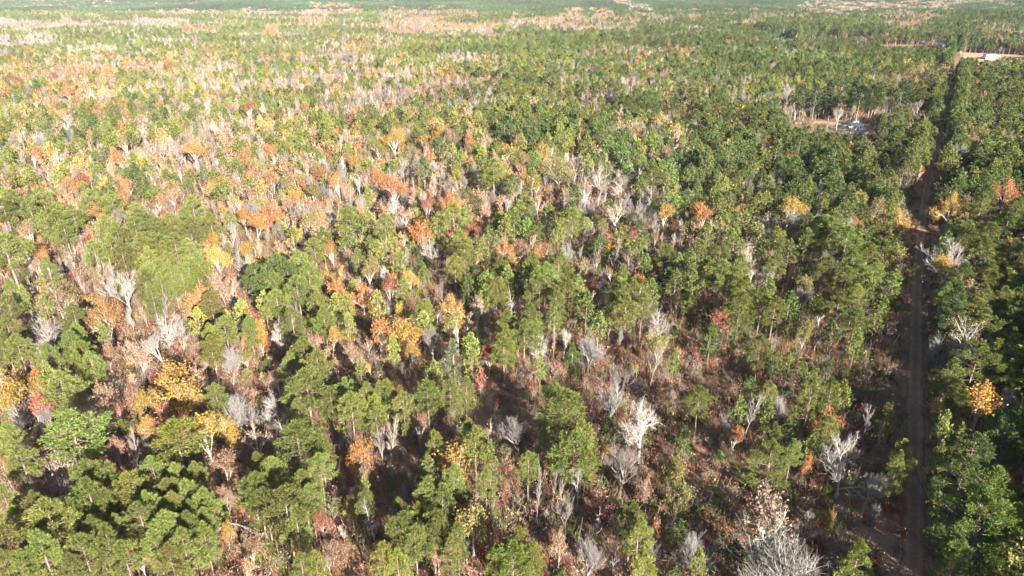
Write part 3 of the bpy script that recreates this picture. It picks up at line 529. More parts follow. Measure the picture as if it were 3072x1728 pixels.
for y0, y1, s in ((38, 260, 4.6), (260, 560, 5.0), (560, 1150, 5.8), (1150, 2050, 7.0)):
    x, y = lattice(y0, y1, s); H0 = 12.0
    px, py, d = project(x, y, 9.0)
    wt, den, hf = woods(px, py)
    cl_n = .6*noise2(x, y, 62, 21) + .4*noise2(x, y, 24, 25); cl_n = np.clip((cl_n - .32)/.36, 0, 1); c2 = noise2(x, y, 30, 22); c3 = noise2(x, y, 28, 23)
    wt = wt*np.stack([.22 + 1.7*cl_n, 1.75 - 1.5*cl_n, .15 + 1.8*c2**1.5, .1 + 2.6*c3**3, .1 + 2.4*(1-c3)**2, .6 + .8*c2, .3 + 2*c2**3], 1); wt /= wt.sum(1)[:, None]
    cum = wt.cumsum(1); ki = (RNG.random(len(x))[:, None] > cum).sum(1).clip(0, 6)
    small = np.maximum(np.clip((d - 160)/170, 0, 1), (px > 2770)*1.0)
    keep = clear_of(x, y, 6.5 if y1 < 600 else 5.5) & (RNG.random(len(x)) < den*(.62 + .38*small))
    x, y, px, py, d, ki, hf, small = (q[keep] for q in (x, y, px, py, d, ki, hf, small))
    rv = RNG.random(len(x))
    cw = np.select([ki == 0, ki == 1, ki == 2], [3.4 + 3.0*rv + 1.1*(px > 1500), 2.4 + 3.2*rv**1.5, 3.2 + 4.0*rv], 3.6 + 4.2*rv)*(.62 + .38*small)*np.clip(hf, .6, 1.1)
    H = (1 + .28*(RNG.random(len(x)) < .12))*np.select([ki == 0, ki == 1], [8 + 6*rv + 2.5*(px > 1500), 10 + 5*RNG.random(len(x))], 8 + 6*rv)*(.60 + .40*small)*hf
    bl = ~blocks_view(x, y, H*1.02); x, y, ki, cw, H = (q[bl] for q in (x, y, ki, cw, H))
    px, py, d = project(x, y, H*.68)
    if y1 < 600:
        ok = fits(px, py, d, x, y, cw, H)
        x, y, px, py, d, ki, cw, H = (q[ok] for q in (x, y, px, py, d, ki, cw, H))
    fill.append((x, y, px, py, d, ki, cw, H))
# the tall edge trees on both sides of the road
t = np.gradient(cl, axis=0); t /= np.linalg.norm(t, axis=1)[:, None]; arc = np.concatenate([[0], np.cumsum(np.linalg.norm(np.diff(cl, axis=0), axis=1))])
for side, off, s0_, st in ((1, 5.6, 0, 4.6), (1, 9.2, 2, 4.8), (-1, 5.2, 300, 4.6), (-1, 8.8, 260, 5.2)):
    a = np.arange(s0_, min(arc[-1], 1150), st); a = a + RNG.normal(size=len(a))*1.0
    cx, cy, tx, ty = (np.interp(a, arc, q) for q in (cl[:, 0], cl[:, 1], t[:, 0], t[:, 1])); o_ = off + RNG.normal(size=len(a))*.7
    x, y = cx + ty*side*o_, cy - tx*side*o_; n = len(x)
    ki = np.where(RNG.random(n) < .84, 0, np.where(RNG.random(n) < .4, 1, np.where(RNG.random(n) < .5, 2, 5)))
    cw = 5.0 + 2.2*RNG.random(n); H = np.where(ki == 0, 15.5 + 5.5*RNG.random(n), 10 + 4*RNG.random(n)); px, py, d = project(x, y, H*.66)
    k = (RNG.random(n) < .9) & (y > 34) & clear_of(x, y, 4.0) & fits(px, py, d, x, y, cw, H) & ~blocks_view(x, y, H)
    fill.append(tuple(q[k] for q in (x, y, px, py, d, ki, cw, H)))
fx, fy, fpx, fpy, fd, fk, fcw, fH = (np.concatenate(q) for q in zip(*fill))

# ------------------------------------------------------------------ individuals: what shows largest, up to about 300 of a kind
def kind_name(k): return 'pine_tree' if k in 'PpQWe' else 'cedar_tree' if k in 'CG' else 'bare_tree' if k in 'BbFKND' else 'autumn_tree'
CAP = {'pine_tree': 298, 'cedar_tree': 300, 'bare_tree': 270, 'autumn_tree': 295}
cand = list(hand)
inframe = (fpx > -30) & (fpx < 3100) & (fpy > 0) & (fpy < 1760)
rank = np.argsort(-fcw/fd*inframe); fam = np.where(fk == 0, 0, np.where(fk == 1, 1, 2))
for i in np.concatenate([rank[fam[rank] == q][:330] for q in range(3)]):
    k = KINDS[fk[i]]; k = {'P': 'p' if random.random() < .15 + .5*min(1, max(0, (fpx[i] - 1100)/900)) else 'P', 'B': 'N' if fcw[i] < 3.6 else random.choice('bbKbb')}.get(k, k)  # dark pines likelier to the right: side-lit shade put into the tint
    cand.append(dict(k=k, x=float(fx[i]), y=float(fy[i]), d=float(fd[i]), cw=float(fcw[i]), H=float(fH[i]), px=float(fpx[i]), py=float(fpy[i]), pw=float(fcw[i]*FPX/fd[i]), short='', hand=False, i=int(i)))
single, rest = [], []
for nm, cap in CAP.items():
    own = [c for c in cand if kind_name(c['k']) == nm]
    own.sort(key=lambda c: -(c['pw'] + (9999 if c['short'] else 0) + (8 if c['hand'] else 0)))
    single += own[:cap]; rest += [c for c in own[cap:] if c['hand']]
used = {c['i'] for c in single if not c['hand']}

# ------------------------------------------------------------------ labels: how it looks, then the landmark it is nearest to
def where(px, py):
    col = ['at the far left', 'on the left', 'left of centre', 'in the middle', 'right of centre', 'on the right', 'at the far right'][int(np.clip(px/3072*7, 0, 6))]
    row = ['near the skyline', 'in the distance', 'in the upper half', 'halfway down', 'in the lower half', 'low down', 'by the bottom edge'][int(np.clip(np.searchsorted([150, 420, 760, 1000, 1250, 1560], py), 0, 6))]
    return f'{col}, {row}'
NOUN = {'e': 'pine', 'P': 'pine', 'p': 'pine', 'Q': 'pine', 'W': 'pine', 'C': 'cedar', 'G': 'cedar', 'Y': 'golden tree', 'O': 'orange tree', 'R': 'red tree', 'T': 'russet tree', 'L': 'olive tree', 'l': 'half-bare tree'}
noun = lambda k: NOUN.get(k, 'bare tree')
land = [c for c in single if c['short']]
EXTRA = [('white house in the yard', 2560, 375), ('white shed in the field', 2971, 168)]
lm = [(c['short'], c['px'], c['py'], c) for c in land] + [(a, b, c_, None) for a, b, c_ in EXTRA]
groups = {}
for c in single: groups.setdefault(noun(c['k']), []).append(c)
ORD = ['nearest', 'second', 'third', 'fourth', 'fifth', 'sixth', 'seventh', 'eighth', 'ninth', 'tenth', 'eleventh', 'twelfth', 'thirteenth', 'fourteenth', 'fifteenth']
DIRS = ['right of', 'in front of', 'left of', 'behind']
for nn, own in groups.items():
    P2 = np.array([(c['px'], c['py']) for c in own]); best = [(99, None)]*len(own)
    for short, lx, ly, lc in lm:
        dx = P2[:, 0] - lx; dy = (P2[:, 1] - ly)*1.35; dist = np.hypot(dx, dy)
        dr = np.where(np.abs(dx) > np.abs(dy), np.where(dx > 0, 0, 2), np.where(dy > 0, 1, 3))
        for q in range(4):
            ids = [i for i in np.argsort(dist) if dr[i] == q and own[i] is not lc]
            for r_, i in enumerate(ids[:15]):
                sc = r_ + dist[i]/160
                if sc < best[i][0]: best[i] = (sc, f'{ORD[r_]} one {DIRS[q]} the {short}')
    for c, (sc, ph) in zip(own, best):
        k = c['k']
        look = {'e': 'tall dark', 'P': 'green', 'p': 'dark green', 'Q': 'bright yellow-green', 'W': 'broad', 'C': 'dark conical', 'G': 'blue-green', 'Y': '', 'O': '', 'R': '', 'T': '', 'L': '', 'l': 'tan', 'B': 'white', 'b': 'grey', 'F': 'pale', 'K': 'white', 'N': 'slender', 'D': 'dead'}[k]
        size = 'large' if c['cw'] > 9 else 'small' if c['cw'] < 4 else ''
        lab = ' '.join(w for w in (size, look, nn) if w)
        c['label'] = (f"{c['short']} {where(c['px'], c['py'])}" if c['short'] else f'{lab}, {ph}' if ph else f"{lab} {where(c['px'], c['py'])}")
import re
for c in single:                                     # sixteen words at most: size first to go, then shade
    while len(re.findall(r"[A-Za-z]+", c['label'])) > 16: c['label'] = c['label'].split(' ', 1)[1]
GROUP = {'pine_tree': 'pines of the mixed wood', 'cedar_tree': 'cedars in the understorey', 'bare_tree': 'bare trees of the mixed wood', 'autumn_tree': 'trees in autumn colour'}
CAT = {'pine_tree': 'pine tree', 'cedar_tree': 'cedar tree', 'bare_tree': 'bare tree', 'autumn_tree': 'autumn tree'}
def jit(c, a=.26, h=.09):
    g = 1 + random.uniform(-a, a); return tuple(max(0.0, v*g*(1 + random.uniform(-h, h))) for v in c)
PROTO = {'e': (PINE_A, 19, 7), 'P': (PINE_A, 19, 7), 'p': (PINE_A, 19, 7), 'Q': (PINE_A, 19, 7), 'W': (PINE_WIDE, 17, 11), 'C': (CEDAR, 11, 5), 'G': (CEDAR, 11, 5), 'l': (LEAF_S, 13, 7),
         'B': (BARE_A['spreading'], 14, 8), 'b': (BARE_A['spreading'] + BARE_A['forked'], 14, 8), 'F': (BARE_A['fan'], 14, 8), 'K': (BARE_A['forked'], 14, 8), 'N': (BARE_A['slender'], 14, 8), 'D': (BARE_A['snag'], 14, 8)}
for c in sorted(single, key=lambda c: (-c['y'])):
    nm = kind_name(c['k']); lst, H0, w0 = PROTO.get(c['k'], (LEAF_A, 13, 7))
    if c['cw'] > 8.5: lst = LEAF_BIG if lst is LEAF_A else LEAF_SBIG if lst is LEAF_S else lst
    tr, cr = random.choice(lst)
    e = bpy.data.objects.new(nm, None); COL.objects.link(e); e.empty_display_size = .5
    s = c['cw']/w0*(1.1 if c['k'] in 'PpQWe' else 1.06); e.location = (c['x'], c['y'], 0); e.rotation_euler = (0, 0, random.random()*6.28); e.scale = (s, s*random.uniform(.93, 1.07), c['H']/H0)
    tag(e, c['label'], CAT[nm], GROUP[nm])
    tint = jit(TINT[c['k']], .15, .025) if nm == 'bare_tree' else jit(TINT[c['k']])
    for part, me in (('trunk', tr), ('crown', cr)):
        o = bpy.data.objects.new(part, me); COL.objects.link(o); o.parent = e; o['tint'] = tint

# ------------------------------------------------------------------ the rest of the wood: four masses, scattered with geometry nodes
def scatter(name, label, protos, x, y, z, rot, scl, idx, tint):
    pc = bpy.data.collections.new(name + '_shapes')
    for i, me in enumerate(protos):
        o = bpy.data.objects.new(f'{name}_shape_{i:03d}', me); pc.objects.link(o)
    me = bpy.data.meshes.new(name); n = len(x)
    me.vertices.add(n); me.vertices.foreach_set('co', np.stack([x, y, np.broadcast_to(z, (n,))], 1).astype(np.float32).ravel())
    for an, ty, val, key in (('rot', 'FLOAT_VECTOR', np.stack([np.zeros(n), np.zeros(n), rot], 1), 'vector'), ('scl', 'FLOAT_VECTOR', scl, 'vector'), ('tint', 'FLOAT_VECTOR', tint, 'vector'), ('idx', 'INT', idx, 'value')):
        at = me.attributes.new(an, ty, 'POINT'); at.data.foreach_set(key, np.asarray(val).astype(np.int32 if ty == 'INT' else np.float32).ravel())
    ob = tag(obj(name, me), label, kind='stuff')
    ng = bpy.data.node_groups.new(name, 'GeometryNodeTree'); ng.interface.new_socket('Geometry', in_out='INPUT', socket_type='NodeSocketGeometry'); ng.interface.new_socket('Geometry', in_out='OUTPUT', socket_type='NodeSocketGeometry')
    N, L = ng.nodes, ng.links
    gi = N.new('NodeGroupInput'); go = N.new('NodeGroupOutput'); ip = N.new('GeometryNodeInstanceOnPoints'); ci = N.new('GeometryNodeCollectionInfo')
    ci.inputs['Collection'].default_value = pc; ci.inputs['Separate Children'].default_value = True; ci.inputs['Reset Children'].default_value = True
    def attr(nm, ty):
        a = N.new('GeometryNodeInputNamedAttribute'); a.data_type = ty; a.inputs['Name'].default_value = nm; return a.outputs['Attribute']
    ip.inputs['Pick Instance'].default_value = True
    L.new(gi.outputs[0], ip.inputs['Points']); L.new(ci.outputs[0], ip.inputs['Instance']); L.new(attr('idx', 'INT'), ip.inputs['Instance Index'])
    L.new(attr('rot', 'FLOAT_VECTOR'), ip.inputs['Rotation']); L.new(attr('scl', 'FLOAT_VECTOR'), ip.inputs['Scale']); L.new(ip.outputs[0], go.inputs[0])
    md = ob.modifiers.new('scatter', 'NODES'); md.node_group = ng
    return ob

mPINE = [merge(*pine(19, 7, base=b, conical=.1 + abs(b - .42)*4, puffs=3, per=7, q=(1.0, .42)), 'pine_mid', M_PBARK, M_NEEDLE) for b in (.4, .44, .36, .5, .4)]
fPINE = [merge(*pine(19, 7, base=b, puffs=1, per=3, q=(2.2, 1.25)), 'pine_far', M_PBARK, M_NEEDLE) for b in (.3, .36, .4)]
mLEAF = [merge(*hardwood(13, 7, kind=k, per=4, q=(.8, .6), maxd=2, fill=f), 'leafy_mid', M_HBARK, M_LEAF) for k, f in (('spreading', 1), ('forked', 1), ('fan', 1), ('spreading', .6), ('forked', .6))]
mBARE = [merge(*bare(k, maxd=3 if k != 'snag' else 2, rmul=2.6), 'bare_mid', M_PALE, M_PALE) for k in ('spreading', 'forked', 'slender', 'spreading', 'slender', 'spreading')]
keep = np.ones(len(fx), bool); keep[list(used)] = False
keep &= ~((fy < 200) & (np.abs(fpx - 1536) > 2200))
fx, fy, fk, fcw, fH, fd = (q[keep] for q in (fx, fy, fk, fcw, fH, fd))
def tints(keys, n, a=.28):
    base = np.array([TINT[k] for k in keys]); return base*(1 + (RNG.random((n, 1)) - .5)*2*a)*(1 + (RNG.random((n, 3)) - .5)*np.array([.05 if k in 'BbFKND' else .16 for k in keys])[:, None])
def mass(name, label, sel, protos, H0, w0, keysel):
    n = sel.sum(); s = fcw[sel]/w0
    h = [r for r in rest if kind_name(r['k']) == name_of[name]]
    x = np.concatenate([fx[sel], [r['x'] for r in h]]); y = np.concatenate([fy[sel], [r['y'] for r in h]])
    cw = np.concatenate([fcw[sel], [r['cw'] for r in h]]); H = np.concatenate([fH[sel], [r['H'] for r in h]])
    keys = list(keysel) + [r['k'] for r in h]; n = len(x)
    far_ = np.clip((y - 700)/1300, 0, 1)[:, None]; tone = (1 + far_*(np.array([[-.10, -.03, .22]]) if name == 'pine_woods' else 0))*(.74 + .52*noise2(x, y, 55, 51))[:, None]*np.stack([.86 + .28*noise2(x, y, 40, 52), np.ones(n), np.ones(n)], 1)  # pines turn bluer with distance: haze put into the tint
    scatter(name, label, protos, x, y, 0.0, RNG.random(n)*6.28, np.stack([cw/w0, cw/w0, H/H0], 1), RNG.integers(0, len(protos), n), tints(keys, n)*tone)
name_of = {'pine_woods': 'pine_tree', 'autumn_woods': 'autumn_tree', 'bare_woods': 'bare_tree'}
s0 = fk == 0; q_ = np.clip((project(fx, fy, 9.0)[0][s0] - 1100)/900, 0, 1)*.55 + .12  # dark tint grows likelier rightward, carrying the shade of side-lit crowns
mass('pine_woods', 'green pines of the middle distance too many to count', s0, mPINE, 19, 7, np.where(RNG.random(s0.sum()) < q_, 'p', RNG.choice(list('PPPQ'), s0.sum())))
s1 = fk == 1; mass('bare_woods', 'pale leafless trees of the middle distance', s1, mBARE, 14, 8, RNG.choice(list('NbbBbNl'), s1.sum()))
s2 = fk > 1; mass('autumn_woods', 'orange, tan and golden trees of the middle distance', s2, mLEAF, 13, 7, [KINDS[i] for i in fk[s2]])

# far woods: clumps of a dozen trees
def clump(kind):
    T, C = Geo(), Geo()
    for i in range(12):
        r = 9.5*math.sqrt(random.random()); a = random.random()*6.28; o = np.array([r*math.cos(a), r*math.sin(a), 0])
        H = random.uniform(12, 19) if kind == 'P' else random.uniform(9, 15); w = random.uniform(4.5, 7.0)
        T.tube(np.array([(0, 0, 0), (0, 0, H*.9)]) + o, [.2, .1], 3)
        n = 26 if kind == 'P' else 24
        d = RNG.normal(size=(n, 3)); d /= np.linalg.norm(d, axis=1)[:, None]
        c = o + np.array([0, 0, H*.68]) + d*np.array([w*.42, w*.42, H*.26])*(RNG.random((n, 1))**.4)
        if kind == 'B': C.leaves(c - np.array([0, 0, 1.2]), d*.6 + np.array([0, 0, 1.2]), 3.2, .38, 0)
        else: C.leaves(c, d + np.array([0, 0, .3]), 2.0*(.7 + .6*RNG.random(n)), 1.3*(.7 + .6*RNG.random(n)), 0)
    return merge(T, C, 'clump', M_PBARK if kind == 'P' else M_PALE, {'P': M_NEEDLE, 'B': M_PALE, 'T': M_LEAF}[kind])
protos = [clump('P') for _ in range(4)] + [clump('B') for _ in range(4)] + [clump('T') for _ in range(4)]
xs, ys, ks, hs = [], [], [], []
for y0, y1, s in ((2050, 2900, 14.0), (2900, 4600, 17.0)):
    x, y = lattice(y0, y1, s); px, py, d = project(x, y, 9.0)
    wt, den, hf = woods(px, py); c1 = noise2(x, y, 90, 31); c3 = noise2(x, y, 60, 33)
    wt = wt*np.stack([.5 + c1, 1.4 - .9*c1, .4 + 1.2*c3, .2 + 1.6*c3, .6 + 0*c3, .6 + 0*c3, .3 + c3], 1); wt /= wt.sum(1)[:, None]
    wt = .86*wt + .14*np.array([.55, .3, .12, .02, .01, 0, 0]); ki = (RNG.random(len(x))[:, None] > wt.cumsum(1)).sum(1).clip(0, 6); kp = clear_of(x, y, 9)
    xs.append(x[kp]); ys.append(y[kp]); ks.append(ki[kp]); hs.append(hf[kp])
x, y, ki, hf = (np.concatenate(q) for q in (xs, ys, ks, hs)); n = len(x)
idx = np.where(ki == 0, RNG.integers(0, 4, n), np.where(ki == 1, RNG.integers(4, 8, n), RNG.integers(8, 12, n)))
sc = .85 + .3*RNG.random(n)
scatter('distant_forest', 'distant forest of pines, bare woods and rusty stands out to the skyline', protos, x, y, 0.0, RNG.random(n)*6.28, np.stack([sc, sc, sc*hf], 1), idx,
        tints([('p' if i == 0 else 'N' if i == 1 else ('l' if i == 2 and random.random() < .6 else KINDS[i])) for i in ki], n, .18)*np.where(ki == 1, 1.0, np.where(ki == 0, 1.05, 1.1))[:, None]*np.where((ki == 0)[:, None], np.array([[.80, .92, 1.30]])*(.45 + .55*noise2(x, y/3, 130, 61))[:, None], 1.0))  # far pines darkened and blued: missing self-shadow and haze put into the tint

# undergrowth: brush, saplings, dry weeds
def brush(h, w, nst, nl, lean):
    G = Geo(); T = Geo(); tips = []
    for i in range(nst):
        a = random.random()*6.28; d = np.array([math.cos(a)*lean*random.random(), math.sin(a)*lean*random.random(), 1.0]); p0 = np.array([random.gauss(0, w*.18), random.gauss(0, w*.18), 0])
        l = h*random.uniform(.5, 1.0); p1 = p0 + d*l*.5; p2 = p1 + (d + RNG.normal(size=3)*.25)*l*.5
        T.tube([p0, p1, p2], [.035, .026, .012], 3); tips += [p1, p2, (p1+p2)/2]
        for _ in range(2):
            q = p1 + (p2 - p1)*random.random(); T.tube([q, q + (d*.8 + RNG.normal(size=3)*.6)*l*.22], [.018, .010], 3)
    tp = np.array(tips); c = tp[RNG.integers(0, len(tp), nl)] + RNG.normal(size=(nl, 3))*np.array([.35, .35, .25])*w*.4
    c[:, 2] = np.abs(c[:, 2])
    G.leaves(c, RNG.normal(size=(nl, 3)) + np.array([0, 0, .6]), .34*(.6 + .8*RNG.random(nl)), .16*(.6 + .8*RNG.random(nl)), 0)
    return merge(T, G, 'brush', M_PALE, M_BRUSH)
bproto = [brush(1.6, 2.0, 14, 90, .7), brush(2.4, 2.2, 16, 110, .6), brush(3.8, 2.0, 12, 70, .35), brush(5.0, 2.2, 10, 40, .25), brush(1.0, 2.4, 10, 120, 1.0), brush(3.0, 2.6, 22, 30, .6)]
xs, ys = [], []
for y0, y1, s in ((45, 240, 1.75), (240, 480, 2.7), (480, 800, 4.2)):
    a, b = lattice(y0, y1, s); xs.append(a); ys.append(b)
x, y = np.concatenate(xs), np.concatenate(ys)
k = clear_of(x, y, 1.9) & (RNG.random(len(x)) < .35 + .65*noise2(x, y, 9, 41)); x, y = x[k], y[k]; n = len(x)
bt = np.array([(.20, .115, .078), (.24, .155, .105), (.18, .082, .056), (.22, .18, .12), (.13, .135, .045), (.085, .10, .034), (.21, .165, .14), (.17, .052, .042)])
c1 = noise2(x, y, 14, 42); px, py, d = project(x, y, 0)
shade = np.clip((px - 1500)/1200, 0, 1)
pw_ = np.stack([.25 + 0*c1, .25*(1-shade), .2*(.4 + c1), .15 + .1*shade, .10 + .25*shade*c1, .06 + .2*shade*(1-c1), .18 + 0*c1, .05*c1], 1); pw_ /= pw_.sum(1)[:, None]
bi = (RNG.random(n)[:, None] > pw_.cumsum(1)).sum(1).clip(0, 7)
sc = .7 + .7*RNG.random(n)
scatter('undergrowth', 'brown brush, saplings and dry weeds between the trees', bproto, x, y, 0.0, RNG.random(n)*6.28, np.stack([sc, sc, sc], 1), RNG.integers(0, len(bproto), n), bt[bi]*(1 + (RNG.random((n, 1)) - .5)*.5))

# ------------------------------------------------------------------ houses, sheds, vehicles
M_WHITE = paint('white_siding', (.62, .61, .60), .6); M_ROOFW = paint('pale_metal_roof', (.50, .49, .50), .5, 0, .5, .1); M_ROOFG = paint('grey_shingles', (.30, .27, .27), .9)
M_TAN = paint('tan_roof', (.50, .38, .33), .9); M_GLASS = paint('window_glass', (.03, .035, .045), .08, 0, .8, 0); M_DOOR = paint('door', (.25, .13, .09), .5); M_WOOD = paint('weathered_wood', (.42, .36, .29), .85)
M_TYRE = paint('tyre', (.02, .02, .02), .85); M_RIM = paint('rim', (.5, .5, .5), .3, .8); M_DARK = paint('dark_metal', (.05, .05, .055), .5); M_WIRE = paint('wire', (.12, .12, .12), .6)
def part(name, G, m, parent, loc=(0, 0, 0), rz=0.0): return obj(name, G.mesh(name, [m]), parent, loc, rz)
def boxg(*a): G = Geo(); G.box(*a); return G
def root(name, px, py, rz, label, cat, group=None):
    x, y, _ = unproject(px, py); e = bpy.data.objects.new(name, None); COL.objects.link(e); e.location = (float(x), float(y), .02); e.rotation_euler = (0, 0, rz)
    return tag(e, label, cat, group)
def gable(w, d, h, rise, over=.35, th=.12):
    """Roof slopes over a w by d block, ridge along x."""
    G = Geo(); y0, y1 = -d/2 - over, d/2 + over; z0 = h - rise*over/(d/2)
    for s in (-1, 1):
        a = np.array([(-w/2-over, s*(d/2+over), z0), (w/2+over, s*(d/2+over), z0), (w/2+over, 0, h+rise), (-w/2-over, 0, h+rise)])
        b = a + np.array([0, 0, th]); G.add(np.concatenate([a, b]), [(0,1,2,3),(4,5,6,7),(0,1,5,4),(1,2,6,5),(2,3,7,6),(3,0,4,7)], 0)
    return G
def gable_walls(w, d, h, rise):
    G = Geo(); p = [(-d/2, 0), (d/2, 0), (d/2, h), (0, h + rise - .03), (-d/2, h)]
    G.prism(p, -w/2, w/2)
    G.v = [np.stack([v[:, 1], v[:, 0], v[:, 2]], 1) for v in G.v]
    return G
def window(parent, x, y, z, w, h):
    f = part('window', boxg(-w/2-.06, w/2+.06, -.05, .02, -.06, h+.06), M_WHITE, parent, (x, y, z)); part('pane', boxg(-w/2, w/2, -.07, -.052, 0, h), M_GLASS, f)
hs_ = root('house', 2562, 388, R(4), 'small white house with a pale roof and front porch in the tan yard', 'house')
part('wall', gable_walls(6.2, 7.4, 3.4, 1.9), M_WHITE, hs_, (1.2, 1.0, 0), math.pi/2); part('roof', gable(6.2, 7.4, 3.4, 1.9, .3), M_ROOFW, hs_, (1.2, 1.0, 0), math.pi/2)
part('side_wing', boxg(-6.6, -2.52, 0.2, 4.2, 0, 2.5), M_WHITE, hs_); part('wing_roof', boxg(-6.9, -2.54, -.1, 4.5, 2.51, 2.66), M_ROOFG, hs_)
pr = gable(5.0, 3.2, 2.3, .8); part('porch_roof', pr, M_TAN, hs_, (-3.2, -2.0, 0))
for px_ in (-5.4, -4.0, -2.4, -1.0): part('porch_post', boxg(px_-.12, px_+.12, -3.4, -3.16, 0, 2.2), M_WHITE, hs_)
for wx in (-.9, 2.9): window(hs_, wx, -2.1, 1.0, 1.0, 1.2)
window(hs_, -4.6, .2, 1.0, .9, 1.1)
dr = part('door', boxg(.75, 1.65, -2.17, -2.105, .1, 2.1), M_DOOR, hs_); part('handle', boxg(1.5, 1.56, -2.22, -2.172, 1.0, 1.1), M_RIM, dr)
part('chimney', boxg(3.0, 3.6, 2.0, 2.6, 3.0, 5.0), M_TAN, hs_)
sh = root('shed', 2971, 178, R(-8), 'big white metal shed with a pale roof standing in the tan field', 'shed')
part('wall', gable_walls(10.8, 9.0, 5.0, 1.1), M_WHITE, sh, (0, 4.5, 0)); part('roof', gable(10.8, 9.0, 5.0, 1.1, .3), M_ROOFW, sh, (0, 4.5, 0)); part('door', boxg(1.5, 4.6, -.06, -.004, 0, 3.4), M_ROOFW, sh)
window(sh, -3, -.0, 1.4, 1.2, .9); part('lean_to', boxg(5.42, 12.5, 2.5, 8, 3.6, 3.75), M_ROOFW, sh)
for a, b in ((12.2, 2.8), (12.2, 7.6), (8.8, 2.8)): part('post', boxg(a-.1, a+.1, b-.1, b+.1, 0, 3.59), M_WOOD, sh)
cp = root('carport', 2716, 114, 0, 'dark open carport with a flat white roof far beyond the clearing', 'carport')
part('roof', boxg(-5, 5, -3, 3, 2.9, 3.2), M_ROOFW, cp)
for a in (-4.7, 0, 4.7):
    for b in (-2.7, 2.7): part('post', boxg(a-.12, a+.12, b-.12, b+.12, 0, 2.89), M_DARK, cp)
part('back_wall', boxg(-4.9, 4.9, 2.86, 2.95, 0, 2.88), M_DARK, cp)
mh_ = root('mobile_home', 2756, 117, R(-4), 'long low white mobile home beside the dark carport', 'mobile home')
part('wall', boxg(-11, 11, 0, 4, .5, 2.9), M_WHITE, mh_); part('roof', boxg(-11.2, 11.2, -.2, 4.2, 2.91, 3.1), M_ROOFW, mh_); part('skirting', boxg(-10.9, 10.9, .06, 3.9, 0, .49), M_DARK, mh_)
for wx in (-8, -4, 3, 7): window(mh_, wx, 0, 1.4, 1.2, 1.0)
part('door', boxg(-1, 0, -.06, -.004, .5, 2.5), M_DOOR, mh_)
rs = root('roadside_building', 2829, 140, R(6), 'white roofed building at the bend of the far road', 'building')
part('wall', gable_walls(9, 6, 2.8, 1.0), M_WOOD, rs, (0, 3, 0)); part('roof', gable(9, 6, 2.8, 1.0), M_ROOFW, rs, (0, 3, 0)); window(rs, -2.4, 0, 1, 1.1, 1.0); part('door', boxg(.6, 1.6, -.06, -.004, 0, 2.1), M_DOOR, rs)

def vehicle(name, px, py, rz, c, label, cat, pickup):
    e = root(name, px, py, rz, label, cat); mb = paint(name + '_paint', c, .25, .0, .6, .04)
    L = 5.6 if pickup else 4.6
    G = Geo()
    body = [(-L/2, .45), (-L/2+.15, .30), (L/2-.1, .30), (L/2, .5), (L/2-.05, .85), (L/2-1.2, 1.0), (-L/2+.1, 1.02 if pickup else .98), (-L/2, .8)]
    G.prism(body, -.9, .9); part('body', G, mb, e)
    x0, x1 = (-.4, 1.5) if pickup else (-1.7, 1.2)
    G = Geo(); G.prism([(x0, 1.0), (x1, 1.0), (x1-.75, 1.62 if not pickup else 1.8), (x0+(.12 if pickup else .55), 1.62 if not pickup else 1.8)], -.76, .76); cb = part('cabin', G, mb, e)
    zt = 1.74 if pickup else 1.56
    G = Geo()
    for s in (-1, 1): G.add([(x0+.2, s*.775, 1.08), (x1-.25, s*.775, 1.08), (x1-.78, s*.775, zt), (x0+(.22 if pickup else .6), s*.775, zt)], [(0, 1, 2, 3)], 0)
    part('side_windows', G, M_GLASS, cb)
    G = Geo(); G.add([(x1-.03, -.68, 1.06), (x1-.03, .68, 1.06), (x1-.70, .64, zt), (x1-.70, -.64, zt)], [(0, 1, 2, 3)], 0); G.v[0][:, 0] += .05; part('windscreen', G, M_GLASS, cb)
    if pickup: part('bed', boxg(-L/2+.16, -.55, -.74, .74, 1.022, 1.05), M_DARK, e)
    for wx in (-L/2+.95, L/2-.95):
        for s in (-1, 1):
            G = Geo(); th = np.linspace(0, 2*math.pi, 13)[:-1]; G.prism([(.36*math.cos(a), .36*math.sin(a)) for a in th], -.11, .11)
            w = part('wheel', G, M_TYRE, e, (wx, s*.84, .36)); G = Geo(); G.prism([(.2*math.cos(a), .2*math.sin(a)) for a in th], -.02, .02); part('rim', G, M_RIM, w, (0, s*.115, 0))
    for s in (-1, 1): part('headlight', boxg(L/2-.04, L/2+.02, s*.65-.16, s*.65+.16, .62, .78), M_WHITE, e)
    return e
vehicle('car', 2394, 372, R(175), (.78, .78, .80), 'white car parked under the dark pines at the end of the yard', 'car', False)
vehicle('pickup_truck', 2588, 399, R(176), (.03, .22, .36), 'teal blue pickup parked in front of the white house', 'pickup', True)
vehicle('pickup_truck', 2949, 173, R(182), (.012, .014, .03), 'black pickup parked beside the big white shed', 'pickup', True)
vehicle('car', 2835, 146, R(170), (.05, .055, .07), 'dark car in front of the white roofed roadside building', 'car', False)
tl = root('trailer', 2937, 174.5, R(2), 'black flat trailer behind the black pickup in the field', 'trailer')
part('deck', boxg(-2.6, 2.6, -1, 1, .7, .9), M_DARK, tl); part('headboard', boxg(2.4, 2.58, -.95, .95, .91, 1.6), M_DARK, tl); part('tongue', boxg(2.61, 3.9, -.06, .06, .6, .7), M_DARK, tl)
for wx in (-.6, .4):
    for s in (-1, 1):
        G = Geo(); th = np.linspace(0, 2*math.pi, 13)[:-1]; G.prism([(.34*math.cos(a), .34*math.sin(a)) for a in th], -.1, .1); part('wheel', G, M_TYRE, tl, (wx, s*1.12, .34))
tk = root('tank', 2548, 402, R(20), 'small white gas tank on short legs beside the porch', 'tank')
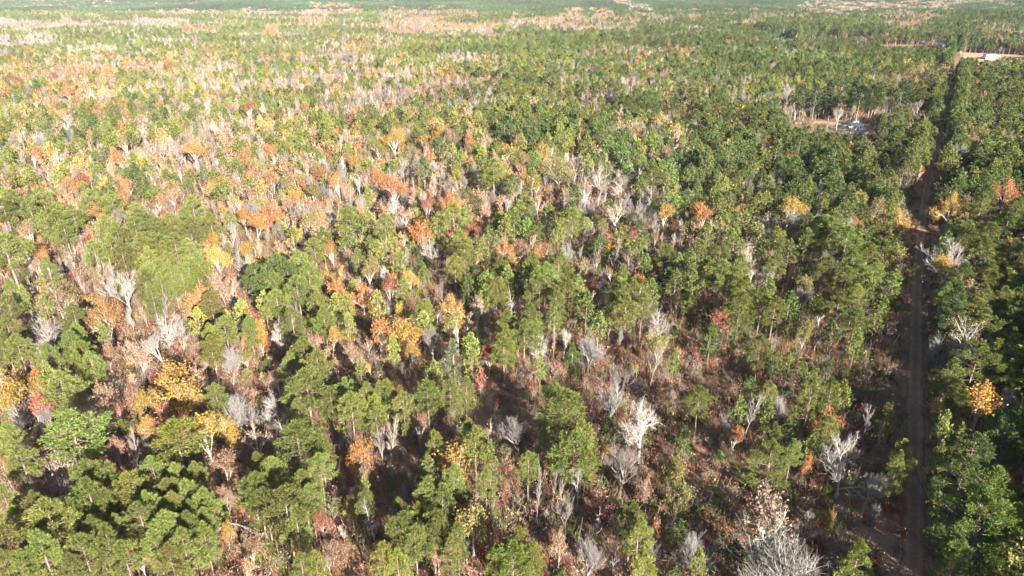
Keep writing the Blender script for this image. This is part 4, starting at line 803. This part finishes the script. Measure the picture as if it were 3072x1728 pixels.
G = Geo(); th = np.linspace(0, 2*math.pi, 15)[:-1]; G.prism([(.5*math.cos(a), .85 + .5*math.sin(a)) for a in th], -1.1, 1.1); part('vessel', G, M_WHITE, tk)
for s in (-.7, .7): part('leg', boxg(-.3, .3, s-.08, s+.08, 0, .5), M_DARK, tk)
up = root('utility_pole', 2480, 384, 0, 'pale wooden utility pole with a crossarm in the yard', 'utility pole')
G = Geo(); G.tube([(0, 0, 0), (.05, 0, 4), (.1, 0, 8.2)], [.17, .15, .11], 8); part('pole', G, M_WOOD, up); part('crossarm', boxg(-.9, 1.1, -.2, -.11, 7.4, 7.56), M_WOOD, up)
for a in (-.7, .1, .9): part('insulator', boxg(a-.05, a+.05, -.2, -.1, 7.562, 7.75), M_WHITE, up)
# a pale fallen trunk, and a stem bent over in an arch
x0, y0, _ = unproject(1682, 1114); x1, y1, _ = unproject(1762, 1105)
G = Geo(); G.tube([(0, 0, .25), ((x1-x0)*.5, (y1-y0)*.5, .35), (x1-x0, y1-y0, .2)], [.2, .16, .07], 7)
for f, s in ((.55, 1), (.7, -1), (.85, 1)): G.tube([((x1-x0)*f, (y1-y0)*f, .3), ((x1-x0)*(f+.12), (y1-y0)*(f+.12) + s*.9, .9)], [.05, .02], 4)
o = obj('fallen_log', G.mesh('fallen_log', [M_PALE]), None, (float(x0), float(y0), 0)); o['tint'] = TINT['B']; tag(o, 'pale fallen trunk lying across the brushy clearing', 'log')
x0, y0, _ = unproject(648, 1668); th = np.linspace(0, 2.5, 14)
G = Geo(); G.tube(np.stack([4.2*(1 - np.cos(th)), .3*np.sin(th*2), 7.2*np.sin(th)**.8 + .0*th], 1), np.linspace(.16, .05, 14), 6)
for t in np.linspace(1.1, 2.4, 9):
    p = np.array([4.2*(1 - math.cos(t)), 0, 7.2*math.sin(t)**.8]); G.tube([p, p + RNG.normal(size=3)*.5 + np.array([.7, 0, -.6]), p + np.array([1.5, 0, -1.6]) + RNG.normal(size=3)*.6], [.04, .03, .015], 3)
o = obj('bent_tree', G.mesh('bent_tree', [M_PALE]), None, (float(x0), float(y0), 0)); o['tint'] = TINT['N']; tag(o, 'leafless stem bent over into an arch beside the tall pines', 'bent tree')
print('single', len(single), {n_: sum(kind_name(c['k']) == n_ for c in single) for n_ in CAP}, 'fill', len(fx), 'far', n)
